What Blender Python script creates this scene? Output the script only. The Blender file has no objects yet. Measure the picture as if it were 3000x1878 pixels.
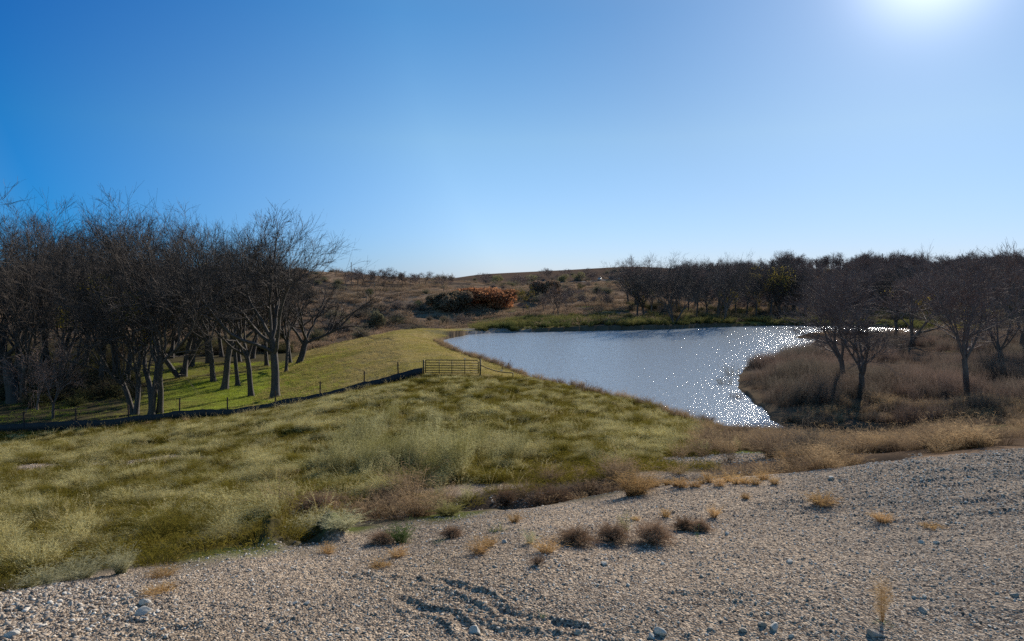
import bpy, math, random
import numpy as np
from mathutils import Vector

# ------------------------------------------------------------------ camera, sky, sun, exposure
scene = bpy.context.scene
col = scene.collection
F, CX, HY, CAMZ = 2000.0, 1500.0, 820.0, 10.0       # photograph: focal length (px), centre, eye-level row; eye height over the pond
cam_d = bpy.data.cameras.new("camera"); cam = bpy.data.objects.new("camera", cam_d); col.objects.link(cam)
cam_d.sensor_width = 36.0; cam_d.lens = 24.0; cam_d.clip_start = 0.1; cam_d.clip_end = 9000
cam_d.shift_y = -(939.0 - HY) / 3000.0
cam.location = (0, 0, CAMZ); cam.rotation_euler = (math.radians(90), 0, 0)
scene.camera = cam

SUN_AZ = math.atan2(1230, 2000)                     # to the right of the view axis
SUN_EL = math.radians(22.3)
HAZE = 0.0                                        # density of the air box at the end
SKY_STRENGTH = 0.085
HORIZON = [(0.0, (.60, .69, 1.06)), (.10, (.74, .82, .97)), (.20, (.82, .94, .94)), (.36, (.40, .84, .99)), (.8, (.4, .85, 1))]
AWAY = [(.0, (.75, .72, .72)), (.2, (.85, .80, .80)), (.38, (1., .99, .99)), (.66, (.10, .57, .95)), (.86, (.9, .95, 1.)), (1.0, (1.7, 1.4, 1.15))]
HALO = (3.8, 13.5, 6.0, 3.9)                          # aureole round the sun: wide, narrow
world = bpy.data.worlds.new("World"); scene.world = world; world.use_nodes = True
wn = world.node_tree; wn.nodes.clear()
sky = wn.nodes.new("ShaderNodeTexSky"); sky.sky_type = 'NISHITA'; sky.sun_disc = False
sky.sun_elevation = SUN_EL; sky.sun_rotation = SUN_AZ
sky.altitude = 0; sky.air_density = 1.0; sky.dust_density = 0.0; sky.ozone_density = 4.5
def _wm(op, a, b=None, c=None):
    n = wn.nodes.new("ShaderNodeMath"); n.operation = op
    for i, v in enumerate((a, b, c)):
        if v is None: continue
        if isinstance(v, (int, float)): n.inputs[i].default_value = v
        else: wn.links.new(v, n.inputs[i])
    return n.outputs[0]
def _wramp(src, stops):
    n = wn.nodes.new("ShaderNodeValToRGB"); e = n.color_ramp.elements
    while len(e) < len(stops): e.new(0.5)
    for x, (q, c) in zip(e, stops): x.position = q; x.color = (*c, 1)
    wn.links.new(src, n.inputs[0]); return n.outputs[0]
def _wmul(a, b, mode='MULTIPLY'):
    n = wn.nodes.new("ShaderNodeMix"); n.data_type = 'RGBA'; n.blend_type = mode; n.inputs[0].default_value = 1.0; n.clamp_result = False
    wn.links.new(a, n.inputs[6]); wn.links.new(b, n.inputs[7]); return n.outputs[2]
_tc = wn.nodes.new("ShaderNodeTexCoord"); _sx = wn.nodes.new("ShaderNodeSeparateXYZ"); wn.links.new(_tc.outputs['Generated'], _sx.inputs[0])
_dot = wn.nodes.new("ShaderNodeVectorMath"); _dot.operation = 'DOT_PRODUCT'; wn.links.new(_tc.outputs['Generated'], _dot.inputs[0])
_dot.inputs[1].default_value = (math.sin(SUN_AZ) * math.cos(SUN_EL), math.cos(SUN_AZ) * math.cos(SUN_EL), math.sin(SUN_EL))
_ang = _wm('MULTIPLY', _wm('ARCCOSINE', _wm('MINIMUM', _dot.outputs['Value'], 0.99999)), 57.29578)      # degrees from the sun
_el = _wramp(_sx.outputs['Z'], HORIZON)                               # the air's colour by height above the horizon
_az = _wramp(_wm('DIVIDE', _ang, 100.0), AWAY)                        # and by angle from the sun
c_ = _wmul(_wmul(sky.outputs[0], _el), _az)
_halo = _wm('ADD', _wm('MULTIPLY', _wm('EXPONENT', _wm('MULTIPLY', _ang, -1 / HALO[1])), HALO[0]), _wm('MULTIPLY', _wm('EXPONENT', _wm('MULTIPLY', _wm('MULTIPLY', _ang, _ang), -1 / HALO[3] ** 2)), HALO[2]))
_hc = wn.nodes.new("ShaderNodeCombineXYZ")
for i, k in enumerate((1.0, .96, .95)): wn.links.new(_wm('MULTIPLY', _halo, k), _hc.inputs[i])
c_ = _wmul(c_, _hc.outputs[0], 'ADD')
bg = wn.nodes.new("ShaderNodeBackground"); bg.inputs[1].default_value = SKY_STRENGTH
wo = wn.nodes.new("ShaderNodeOutputWorld")
wn.links.new(c_, bg.inputs[0]); wn.links.new(bg.outputs[0], wo.inputs[0])

sun_d = bpy.data.lights.new("sun", 'SUN'); sun_d.energy = 4.7; sun_d.angle = math.radians(0.5); sun_d.color = (1.0, 0.91, 0.78)
sun = bpy.data.objects.new("sun", sun_d); col.objects.link(sun)
sdir = Vector((math.sin(SUN_AZ) * math.cos(SUN_EL), math.cos(SUN_AZ) * math.cos(SUN_EL), math.sin(SUN_EL)))
sun.rotation_euler = sdir.to_track_quat('Z', 'Y').to_euler()
sun.location = sdir * 500

scene.view_settings.view_transform = 'Standard'; scene.view_settings.look = 'None'
scene.view_settings.gamma = 1; scene.view_settings.exposure = 0.5
scene.cycles.use_denoising = False
scene.cycles.max_bounces = 6; scene.cycles.diffuse_bounces = 3; scene.cycles.transmission_bounces = 4
scene.cycles.transparent_max_bounces = 8; scene.cycles.caustics_reflective = False; scene.cycles.caustics_refractive = False
scene.cycles.sample_clamp_indirect = 4

rng = np.random.default_rng(11)
random.seed(7)

# ------------------------------------------------------------------ noise
def _h(ix, iy, seed):
    ix = ix.astype(np.int64); iy = iy.astype(np.int64)
    n = (ix * 374761393 + iy * 668265263 + seed * 1274126177) & 0xFFFFFFFF
    n = ((n ^ (n >> 13)) * 1274126177) & 0xFFFFFFFF
    n = (n ^ (n >> 16)) & 0xFFFFFFFF
    return n / 4294967295.0
def vn(x, y, seed=0):
    x = np.asarray(x, float); y = np.asarray(y, float)
    ix = np.floor(x); iy = np.floor(y); fx = x - ix; fy = y - iy
    fx = fx * fx * fx * (fx * (fx * 6 - 15) + 10); fy = fy * fy * fy * (fy * (fy * 6 - 15) + 10)
    a = _h(ix, iy, seed); b = _h(ix + 1, iy, seed); c = _h(ix, iy + 1, seed); d = _h(ix + 1, iy + 1, seed)
    return (a + (b - a) * fx) * (1 - fy) + (c + (d - c) * fx) * fy - 0.5
def fbm(x, y, oct=4, seed=0, gain=0.5):
    s = 0; a = 1.0
    for i in range(oct):
        s = s + a * vn(x + 17.3 * i, y - 9.1 * i, seed + i); x = x * 2.03; y = y * 2.03; a *= gain
    return s
def sst(x, a, b):
    t = np.clip((x - a) / (b - a), 0, 1); return t * t * (3 - 2 * t)

# ------------------------------------------------------------------ terrain height
def PX(px, py, Y):
    return ((px - CX) / F * Y, Y, CAMZ - (py - HY) / F * Y)
CTRL = [
 (0,1878,7.0),(750,1878,7.1),(1500,1878,7.2),(2250,1878,7.25),(3000,1878,7.3),(1500,1650,9.3),(800,1690,9.1),(3000,1650,9.4),(2250,1650,9.35),
 (3000,1450,12.5),(3000,1320,16.7),(2750,1350,16.3),(2500,1390,15.6),(2500,1550,11.5),(2000,1415,16.0),(2000,1550,11.8),(1500,1505,13.7),(1000,1600,11.3),
 (500,1660,10.2),(0,1740,9.3),(1500,1440,18.0),(1200,1465,16.6),(1000,1500,15.0),(750,1530,14.2),(500,1560,13.4),(0,1610,12.6),(2000,1390,19),(2500,1345,21),(3000,1290,22),
 (1500,1380,21.5),(1500,1300,28),(1500,1200,40),(1320,1112,58),(1240,1112,58),(1000,1350,26),(1000,1250,36),(1000,1170,50),(1070,1142,56.5),(500,1400,23),(500,1300,36),
 (500,1232,54),(0,1450,20),(0,1350,33),(0,1272,51),(250,1256,53),(750,1212,54.5),(2000,1300,28),(2000,1222,48),(1700,1200,44),(1700,1150,57),(2200,1300,32),(2200,1265,43),(2600,1325,27),
 (2600,1288,40),(3000,1250,35),(3000,1205,47),(2800,1200,48),(2525,1160,55),(2831,1142,58),(2500,1060,78),(3000,1060,78),(2700,1000,105),(3000,1000,105),(2300,1120,63),
 (440,1205,61),(820,1165,67),(650,1132,75),(300,1160,72),(0,1180,66),(0,1075,95),(500,1100,88),(860,1022,118),(500,1045,108),(700,1015,122),(900,985,142),(1100,972,155),
 (1210,945,165),(1350,915,185),(700,960,152),(1000,930,160),(1000,880,190),(1000,850,230),(1100,811,330),(950,802,320),(700,792,310),(1260,824,380),(950,822,420),
 (1260,826,520),(0,790,300),(0,890,185),(1200,872,200),(1300,885,195),(1500,912,180),(1500,942,150),(1450,882,215),(1600,872,230),(1500,850,300),(1700,882,200),
 (1750,912,165),(1700,838,370),(1600,828,420),(1820,819,420),(1400,831,420),(1400,805,540),(1700,790,520),(1850,782,500),(1400,835,800),(1850,812,800),(1800,833,300),
 (1850,872,220),(1800,928,155),(2000,936,152),(2000,882,210),(2000,812,330),(2300,936,168),(2300,882,220),(2300,803,300),(2600,932,170),(2600,882,210),(2600,798,290),
 (3000,932,165),(3000,882,200),(3000,795,280),(2300,812,500),(3000,800,500),(950,830,800),(0,820,600),(0,825,800),(3000,815,800),
 # pond bed
 (1500,1080,80),(1800,1100,78),(1600,1020,100),(2000,1010,110),(2000,1150,62),
]
CT = [PX(*c) for c in CTRL]
for z, r in ((6.3, 8), (6.0, 14), (5.0, 22), (3.0, 34), (0.5, 50), (-1.5, 70), (-1.0, 120), (4, 190), (13, 300), (9, 800)):
    CT += [(-r * 0.83, r * 0.56, z), (-r, 0.0, z)]
for z, r in ((6.1, 8), (6.0, 14), (5.6, 22), (3.2, 34), (1.2, 50), (0.8, 70), (0.8, 120), (3.5, 190), (14, 300), (9, 800)):
    CT += [(r * 0.83, r * 0.56, z), (r, 0.0, z)]
for zz in (6.4,):
    for a in (-120, -90, -45, 0, 45, 90, 120):
        CT.append((3.5 * math.sin(math.radians(a)), 3.5 * math.cos(math.radians(a)), zz))
CT = np.array(CT)
def _dom(X, Y):
    r = np.clip(np.hypot(X, Y), 2.5, 900.0)
    return np.arctan2(X, Y) * 1.6, np.log(r)
_ca, _cb = _dom(CT[:, 0], CT[:, 1])
def _tps(d2): return 0.5 * d2 * np.log(d2 + 1e-12)
n_ = len(CT)
K_ = _tps((_ca[:, None] - _ca) ** 2 + (_cb[:, None] - _cb) ** 2) + np.eye(n_) * 0.0008
A_ = np.zeros((n_ + 3, n_ + 3)); A_[:n_, :n_] = K_
Pm = np.stack([np.ones(n_), _ca, _cb], 1); A_[:n_, n_:] = Pm; A_[n_:, :n_] = Pm.T
W_ = np.linalg.solve(A_, np.concatenate([CT[:, 2], np.zeros(3)]))
def tps(X, Y):
    a, b = _dom(X, Y); out = W_[n_] + W_[n_ + 1] * a + W_[n_ + 2] * b
    for i in range(n_):
        out = out + W_[i] * _tps((a - _ca[i]) ** 2 + (b - _cb[i]) ** 2)
    return out
def seg_dist(X, Y, pts):
    """distance to a polyline and the fraction along it"""
    best = np.full(np.shape(X), 1e9); bt = np.zeros(np.shape(X)); n = len(pts) - 1
    for i in range(n):
        ax, ay = pts[i][:2]; bx, by = pts[i + 1][:2]; dx, dy = bx - ax, by - ay
        t = np.clip(((X - ax) * dx + (Y - ay) * dy) / (dx * dx + dy * dy), 0, 1)
        d = np.hypot(X - ax - t * dx, Y - ay - t * dy); m = d < best
        best = np.where(m, d, best); bt = np.where(m, i + t, bt)
    return best, bt
def inside(X, Y, poly):
    r = np.zeros(np.shape(X), bool); n = len(poly)
    for i in range(n):
        x1, y1 = poly[i]; x2, y2 = poly[(i + 1) % n]
        if y1 == y2: continue
        c = ((y1 > Y) != (y2 > Y)) & (X < (x2 - x1) * (Y - y1) / (y2 - y1) + x1); r ^= c
    return r
POND_PX = [(1294,1008),(1319,1024),(1360,1042),(1412,1059),(1501,1086),(1546,1101),(1637,1130),(1747,1157),(1842,1182),(1933,1204),(2002,1230),(2100,1252),(2200,1262),(2293,1266),
 (2330,1262),(2290,1248),(2262,1232),(2260,1212),(2216,1186),(2195,1160),(2164,1140),(2162,1114),(2179,1078),(2267,1052),(2345,1036),(2397,1023),(2440,1010),(2500,1001),(2440,996),(2345,992),
 (2330,988),(2345,984),(2440,984),(2560,985),(2650,985),(2720,976),(2660,962),(2500,956),(2300,954),(2100,958),(1947,965),(1802,968),(1636,971),(1500,974),(1435,976),(1372,980),(1331,988),(1296,997)]
POND = [((px - CX) / F * (20000 / (py - HY)), 20000 / (py - HY)) for px, py in POND_PX]
POOLS = [((2560, 1290), 3.2, 1.3), ((2650, 1284), 2.6, 1.0), ((2500, 1283), 2.2, .8)]
CREST = [PX(1480, 1108, 57), PX(1300, 1112, 60), PX(1262, 1060, 72), PX(1225, 1012, 88), PX(1200, 985, 104), PX(1205, 971, 114), PX(1255, 966, 120), PX(1320, 966, 123), PX(1400, 969, 128)]
CRZ = [1.5, 1.7, 1.6, 1.6, 1.5, 1.45, 1.3, 1.0, .4]
RILLS = []   # filled after at() exists: shallow erosion rills in the gravel
def u_of(X, Y): return np.where(Y > 0.5, X / np.maximum(Y, 0.5) * F + CX, np.where(X > 0, 9000., -9000.))
_gx = [-4000, -800, 0, 150, 500, 950, 1200, 1500, 1800, 2000, 2250, 2500, 2750, 3000, 3600, 6000]
_gy = [8.5, 8.8, 9.4, 9.6, 10.2, 11.8, 13.2, 14.3, 15.9, 16.6, 16.8, 16.9, 17.3, 18.0, 19, 20]
def gravelY(u): return np.interp(u, _gx, _gy)
_fx = [-3000, -600, 0, 250, 500, 750, 1000, 1100, 1180, 1240]
_fy = [46, 49.5, 52, 53.4, 54.8, 55.6, 56.6, 57.6, 58.6, 59.6]
def fenceY(u): return np.interp(u, _fx, _fy)
def height(X, Y, fine=True):
    X = np.asarray(X, float); Y = np.asarray(Y, float)
    r = np.hypot(X, Y); u = u_of(X, Y)
    z = tps(X, Y)
    # rolling eroded relief on the far slopes
    far = sst(r, 115, 190) * (1 - sst(r, 420, 560))
    z = z + far * (2.2 * fbm(X / 34, Y / 26, 3, 3) + 1.3 * fbm(X / 11, Y / 9, 3, 9)) * (0.55 + 0.45 * sst(-X, -40, 10))
    near = sst(r, 16, 24) * (1 - sst(r, 100, 150))
    z = z + near * (0.22 * fbm(X / 4.5, Y / 4.5, 3, 21) + 0.06 * fbm(X / 0.9, Y / 0.9, 2, 22))
    # earth dam
    d, t = seg_dist(X, Y, CREST)
    cz = np.interp(t, range(len(CRZ)), CRZ)
    z = np.maximum(z, cz - np.maximum(d - 2.6, 0) * 0.22 + 0.05 * fbm(X / 1.5, Y / 1.5, 3, 30))
    # pond basin
    pd, _ = seg_dist(X, Y, POND + [POND[0]]); ins = inside(X, Y, POND)
    wob = 0.35 * fbm(X / 1.3, Y / 1.3, 3, 41)
    sd = np.where(ins, -pd, pd) + wob
    rise = np.where(Y > 118, 0.35, 0.16)
    bank = np.where(sd < 0, np.maximum(sd * 0.30, -2.0), np.minimum(sd * rise, 0.9))
    kk = sst(sd, 2.0, 7.0)
    z = np.where(sd < 0, bank, z * kk + (1 - kk) * np.where(Y > 118, np.maximum(z, bank), np.minimum(np.maximum(z, bank), bank + 0.35)))
    for (pp, a, b) in POOLS:
        cx, cy = (pp[0] - CX) / F * 20000 / (pp[1] - HY), 20000 / (pp[1] - HY)
        q = ((X - cx) / a) ** 2 + ((Y - cy) / b) ** 2 + 0.8 * fbm(X / .8, Y / .8, 2, 50)
        k = 1 - sst(q, 0.8, 3.2)
        z = z * (1 - k) + (-0.12 + 0.12 * np.minimum(q, 3)) * k
    # gully behind the gravel edge
    gy = gravelY(u)
    for (ua, ub, off, dep, w) in ((1440, 2100, 1.7, .85, .8), (2000, 2700, 1.7, .55, .8), (850, 1560, 2.6, .55, .9), (-300, 700, 27, .3, 1.5)):
        k = sst(u, ua, ua + 120) * (1 - sst(u, ub - 120, ub))
        z = z - dep * k * np.exp(-((Y - gy - off - 0.5 * fbm(X / 1.5, Y / 9, 2, 61)) / w) ** 2)
    if fine:
        g = 1 - sst(Y - gy + 1.2 * fbm(X / 1.2, Y / 1.2, 3, 70), -0.6, 0.6)
        g = g * (1 - sst(r, 30, 60)); g = np.where((Y < 1) & (r < 30), 1.0, g)
        dist = np.clip(r / 9, 0.6, 2)
        z = z + g * (0.09 * fbm(X / 2.2, Y / 2.2, 2, 80) + 0.018 * fbm(X / 0.35, Y / 0.35, 3, 82) * (1 + fbm(X / 1.7, Y / 1.7, 2, 85)))
        rough = np.maximum(fbm(X / 0.06, Y / 0.06, 2, 88), 0) * 0.016 + np.abs(fbm(X / 0.13, Y / 0.13, 2, 90)) * 0.014
        z = z + g * rough
        # coarse windrows of gravel on the right side
        z = z + g * sst(u, 2000, 2700) * sst(Y, 9.5, 13) * 0.10 * fbm(X / 3.0, Y / 0.45, 3, 93)
        for pts, w, dep in RILLS:
            if not np.any(r < 25): break
            dd, tt = seg_dist(X, Y, pts)
            dd = dd + 0.11 * fbm(X / .3, Y / .3, 4, 95, .7)
            e = np.minimum(tt * 2, (len(pts) - 1 - tt) * 2).clip(0, 1)
            z = z - dep * .30 * e * (1 - sst(dd, -.1, w * 1.5)) * (.7 + fbm(X / .3, Y / .3, 2, 97)) + dep * 0.22 * e * np.exp(-((dd - w * 1.3) / (w * .5)) ** 2)
    # blend to a plain at the horizon
    k = sst(r, 700, 1500)
    z = z * (1 - k) + 6.0 * k
    return z
_rs = np.exp(np.linspace(math.log(6.0), math.log(900.0), 3500))
def at(px, py, fine=False):
    """point of the ground seen at that place of the photograph"""
    X = (px - CX) / F * _rs; Z = CAMZ - (py - HY) / F * _rs
    h = height(X, _rs, fine); m = np.nonzero(Z <= h)[0]
    i = m[0] if len(m) else len(_rs) - 1
    return np.array([X[i], _rs[i], h[i]])
def on(X, Y, fine=True):
    return float(height(np.array([X]), np.array([Y]), fine)[0])
for pl, w, dep in (([(1010,1665),(1100,1690),(1200,1702),(1290,1716)], .07, .07), ([(1255,1700),(1340,1722),(1420,1752),(1470,1790),(1545,1806)], .10, .12),
                   ([(1150,1745),(1240,1780),(1330,1792),(1360,1830),(1400,1865)], .09, .10), ([(1330,1792),(1440,1850),(1650,1860)], .12, .09),
                   ([(600,1790),(760,1790),(860,1830)], .12, .07), ([(893,1600),(876,1545),(850,1480)], .40, 1.6), ([(1900,1740),(2050,1755),(2200,1745)], .1, .05), ([(1560,1806),(1700,1835),(1860,1868)], .09, .09), ([(200,1800),(420,1835),(640,1850)], .1, .08), ([(2080,1640),(2450,1600),(2900,1560)], .16, .07), ([(1650,1530),(2100,1490),(2600,1460)], .16, .08), ([(2150,1790),(2330,1780)], .1, .05)):
    RILLS.append(([tuple(at(a, b)[:2]) for a, b in pl], w, dep))

# ------------------------------------------------------------------ materials
def nt(name):
    m = bpy.data.materials.new(name); m.use_nodes = True; t = m.node_tree; t.nodes.clear()
    o = t.nodes.new("ShaderNodeOutputMaterial"); return m, t, o
def N(t, kind, **kw):
    n = t.nodes.new(kind)
    for k, v in kw.items():
        if k in n.inputs.keys(): n.inputs[k].default_value = v
        else: setattr(n, k, v)
    return n
def mixc(t, fac, a, b, mode='MIX'):
    n = t.nodes.new("ShaderNodeMix"); n.data_type = 'RGBA'; n.blend_type = mode
    for s, v in ((0, fac), (6, a), (7, b)):
        if isinstance(v, bpy.types.NodeSocket): t.links.new(v, n.inputs[s])
        elif s == 0: n.inputs[0].default_value = v
        else: n.inputs[s].default_value = (*v, 1) if len(v) == 3 else v
    return n.outputs[2]
def ramp(t, src, a, b):
    n = t.nodes.new("ShaderNodeMapRange"); n.inputs[1].default_value = a; n.inputs[2].default_value = b
    t.links.new(src, n.inputs[0]); return n.outputs[0]
def noise(t, scale, detail=3, vec=None, rough=0.55):
    n = N(t, "ShaderNodeTexNoise"); n.inputs['Scale'].default_value = scale; n.inputs['Detail'].default_value = detail
    n.inputs['Roughness'].default_value = rough
    if vec is not None: t.links.new(vec, n.inputs['Vector'])
    return n.outputs['Fac']
def wpos(t): return t.nodes.new("ShaderNodeNewGeometry").outputs['Position']

def blade_mat(name, low, tip, low2=None, tip2=None, pscale=0.5, trans=0.45, patch=(0.42, 0.58)):
    """thin dry or green blades: stem colour to seed-head colour, two kinds in patches, light passing through"""
    m, t, o = nt(name); pos = wpos(t)
    at_ = N(t, "ShaderNodeAttribute", attribute_name="tip")
    c = mixc(t, at_.outputs['Fac'], low, tip)
    if low2:
        c2 = mixc(t, at_.outputs['Fac'], low2, tip2)
        c = mixc(t, ramp(t, noise(t, pscale, 4, pos, .65), patch[0], patch[1]), c, c2)
    v = N(t, "ShaderNodeObjectInfo").outputs['Random']
    c = mixc(t, 0.35, c, mixc(t, v, (0.55, 0.55, 0.55), (1.45, 1.4, 1.35)), 'MULTIPLY') if False else mixc(t, 1.0, c, mixc(t, v, (0.72, 0.72, 0.72), (1.25, 1.25, 1.22)), 'MULTIPLY')
    d = N(t, "ShaderNodeBsdfDiffuse"); tr = N(t, "ShaderNodeBsdfTranslucent"); mx = N(t, "ShaderNodeMixShader"); mx.inputs[0].default_value = trans
    t.links.new(c, d.inputs[0]); t.links.new(c, tr.inputs[0]); t.links.new(d.outputs[0], mx.inputs[1]); t.links.new(tr.outputs[0], mx.inputs[2])
    t.links.new(mx.outputs[0], o.inputs[0]); return m
def bark_mat(name, a, b, scale=6):
    m, t, o = nt(name); tc = N(t, "ShaderNodeTexCoord"); mp = N(t, "ShaderNodeMapping"); mp.inputs['Scale'].default_value = (1, 1, 0.18)
    t.links.new(tc.outputs['Object'], mp.inputs[0])
    n1 = noise(t, scale, 5, mp.outputs[0], .7); c = mixc(t, ramp(t, n1, .35, .65), a, b)
    v = N(t, "ShaderNodeObjectInfo").outputs['Random']
    c = mixc(t, 1.0, c, mixc(t, v, (0.75, 0.75, 0.78), (1.25, 1.2, 1.15)), 'MULTIPLY')
    p = N(t, "ShaderNodeBsdfPrincipled"); p.inputs['Roughness'].default_value = 0.85
    t.links.new(c, p.inputs['Base Color']); bp = N(t, "ShaderNodeBump"); bp.inputs['Strength'].default_value = 0.7; bp.inputs['Distance'].default_value = 0.05
    t.links.new(n1, bp.inputs['Height']); t.links.new(bp.outputs[0], p.inputs['Normal']); t.links.new(p.outputs[0], o.inputs[0]); return m
def paint(name, c, rough=0.6, metal=0.0, c2=None, scale=8, bump=0.0):
    m, t, o = nt(name); p = N(t, "ShaderNodeBsdfPrincipled"); p.inputs['Roughness'].default_value = rough; p.inputs['Metallic'].default_value = metal
    tc = N(t, "ShaderNodeTexCoord"); n1 = noise(t, scale, 5, tc.outputs['Object'], .65)
    cc = mixc(t, ramp(t, n1, .35, .7), c, c2 or tuple(x * .75 for x in c)); t.links.new(cc, p.inputs['Base Color'])
    if bump:
        bp = N(t, "ShaderNodeBump"); bp.inputs['Strength'].default_value = 0.6; bp.inputs['Distance'].default_value = bump
        t.links.new(n1, bp.inputs['Height']); t.links.new(bp.outputs[0], p.inputs['Normal'])
    t.links.new(p.outputs[0], o.inputs[0]); return m

M = {}
M['bark'] = bark_mat("bark", (.040, .034, .031), (.085, .074, .065))
M['twig'] = bark_mat("twig_bark", (.045, .036, .031), (.085, .067, .056), 3)
M['bark_warm'] = bark_mat("warm_bark", (.08, .06, .052), (.16, .12, .10))
M['twig_warm'] = bark_mat("warm_twig_bark", (.13, .090, .078), (.24, .17, .145), 3)
M['dead'] = bark_mat("bleached_wood", (.30, .27, .24), (.45, .42, .38))
M['leaf_yellow'] = blade_mat("yellow_leaf", (.30, .22, .03), (.34, .25, .045), (.16, .15, .03), (.2, .18, .035), 1.0, .5)
M['meadow'] = blade_mat("meadow_grass_blade", (.125, .092, .014), (.62, .55, .27), (.075, .060, .008), (.25, .205, .04), 0.7, .28, (.485, .55))
M['weed'] = blade_mat("tall_weed_blade", (.12, .10, .022), (.44, .41, .22), (.08, .07, .014), (.24, .22, .08), 0.9, .45)
M['reed'] = blade_mat("dry_reed_blade", (.12, .082, .066), (.21, .15, .125), (.085, .068, .055), (.16, .135, .11), 0.12, .4)
M['brush'] = blade_mat("dry_brush_blade", (.16, .105, .055), (.44, .31, .18), (.085, .06, .042), (.20, .145, .105), 0.6, .4)
M['gold'] = blade_mat("golden_grass_blade", (.26, .15, .06), (.55, .36, .16), (.20, .12, .06), (.48, .30, .14), 1.0, .45)
M['lawn'] = blade_mat("short_green_blade", (.22, .27, .025), (.42, .48, .07), (.20, .18, .05), (.34, .30, .11), 0.13, .4)
M['damgrass'] = blade_mat("short_khaki_blade", (.32, .245, .10), (.56, .46, .21), (.25, .21, .06), (.44, .38, .13), 0.15, .4)
M['straw'] = blade_mat("straw_stalk_blade", (.28, .21, .08), (.62, .52, .28), (.22, .17, .06), (.45, .38, .17), 0.8, .35)
M['low'] = blade_mat("matted_grass_blade", (.085, .066, .010), (.24, .19, .04), (.07, .058, .008), (.18, .15, .028), 0.8, .4)
M['hillgrass'] = blade_mat("hillside_grass_blade", (.17, .115, .075), (.36, .25, .175), (.13, .092, .065), (.27, .20, .135), 0.03, .35)
M['bankgreen'] = blade_mat("bank_weed_blade", (.085, .085, .025), (.20, .18, .065), (.05, .06, .02), (.11, .12, .045), 0.06, .4)
M['silver'] = blade_mat("silver_green_blade", (.19, .18, .08), (.50, .47, .29), None, None, 1, .4)
M['tumble'] = blade_mat("tumbleweed_twig", (.16, .10, .065), (.36, .24, .16), (.13, .085, .06), (.28, .19, .13), 1.2, .3)
M['tumble_dark'] = blade_mat("dark_tumbleweed_twig", (.10, .062, .042), (.26, .17, .11), None, None, 1, .3)
M['sprig'] = blade_mat("green_sprig_leaf", (.06, .11, .03), (.14, .20, .06), None, None, 1, .4)
M['cedar'] = blade_mat("cedar_leaf", (.045, .065, .022), (.085, .11, .035), None, None, 1, .25)
M['sumac'] = blade_mat("rust_leaf", (.20, .09, .06), (.46, .19, .08), (.17, .10, .07), (.36, .18, .09), .1, .4)
M['under'] = blade_mat("undergrowth_twig", (.06, .048, .038), (.12, .095, .07), (.06, .06, .03), (.11, .11, .045), .1, .3)
M['thicket'] = blade_mat("thicket_twig", (.16, .108, .082), (.27, .185, .14), (.14, .105, .07), (.22, .175, .12), .05, .35)
M['pale_green'] = blade_mat("pale_shrub_leaf", (.15, .14, .07), (.27, .25, .13), None, None, 1, .4)
M['scrub'] = blade_mat("scrub_twig", (.12, .092, .078), (.22, .17, .145), (.11, .095, .06), (.18, .17, .10), .05, .3)
M['limestone'] = paint("limestone", (.38, .33, .265), .95, 0, (.25, .21, .165), 5, .02)
m, t, o = nt("pebble_limestone"); M['pebble'] = m
v = N(t, "ShaderNodeObjectInfo").outputs['Random']; rp = N(t, "ShaderNodeValToRGB"); e = rp.color_ramp.elements; e.new(.35); e.new(.75)
for x_, (q_, c_) in zip(e, ((0, (.16, .125, .095)), (.35, (.31, .25, .195)), (.75, (.47, .40, .32)), (1, (.74, .68, .58)))): x_.position = q_; x_.color = (*c_, 1)
t.links.new(v, rp.inputs[0]); p = N(t, "ShaderNodeBsdfPrincipled"); p.inputs['Roughness'].default_value = .9; p.inputs['Specular IOR Level'].default_value = 0.1; t.links.new(rp.outputs[0], p.inputs['Base Color']); t.links.new(p.outputs[0], o.inputs[0])
M['limestone_pale'] = paint("pale_limestone", (.56, .53, .47), .95, 0, (.42, .38, .31), 5, .02)
M['gate'] = paint("rusty_olive_pipe", (.13, .09, .028), .7, .1, (.075, .05, .02), 4)
M['tpost'] = paint("rusted_steel_post", (.07, .04, .028), .8, .2)
M['wire'] = paint("fence_wire", (.06, .055, .05), .6, .6)
M['fabric'] = paint("black_silt_fabric", (.014, .014, .017), .7, 0, (.03, .028, .028), 3)
M['pole'] = paint("weathered_pole_wood", (.10, .085, .07), .9)
M['car_dark'] = paint("dark_car_paint", (.03, .045, .06), .25, .3, (.03, .04, .05))
M['car_pale'] = paint("pale_blue_grey_car_paint", (.42, .5, .56), .25, .3, (.4, .48, .53))
M['car_white'] = paint("white_car_paint", (.75, .75, .75), .25, .0, (.7, .7, .7))
M['car_glass'] = paint("car_window_glass", (.02, .03, .035), .08, 0, (.02, .03, .035))
M['tyre'] = paint("tyre_rubber", (.02, .02, .02), .8)

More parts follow.
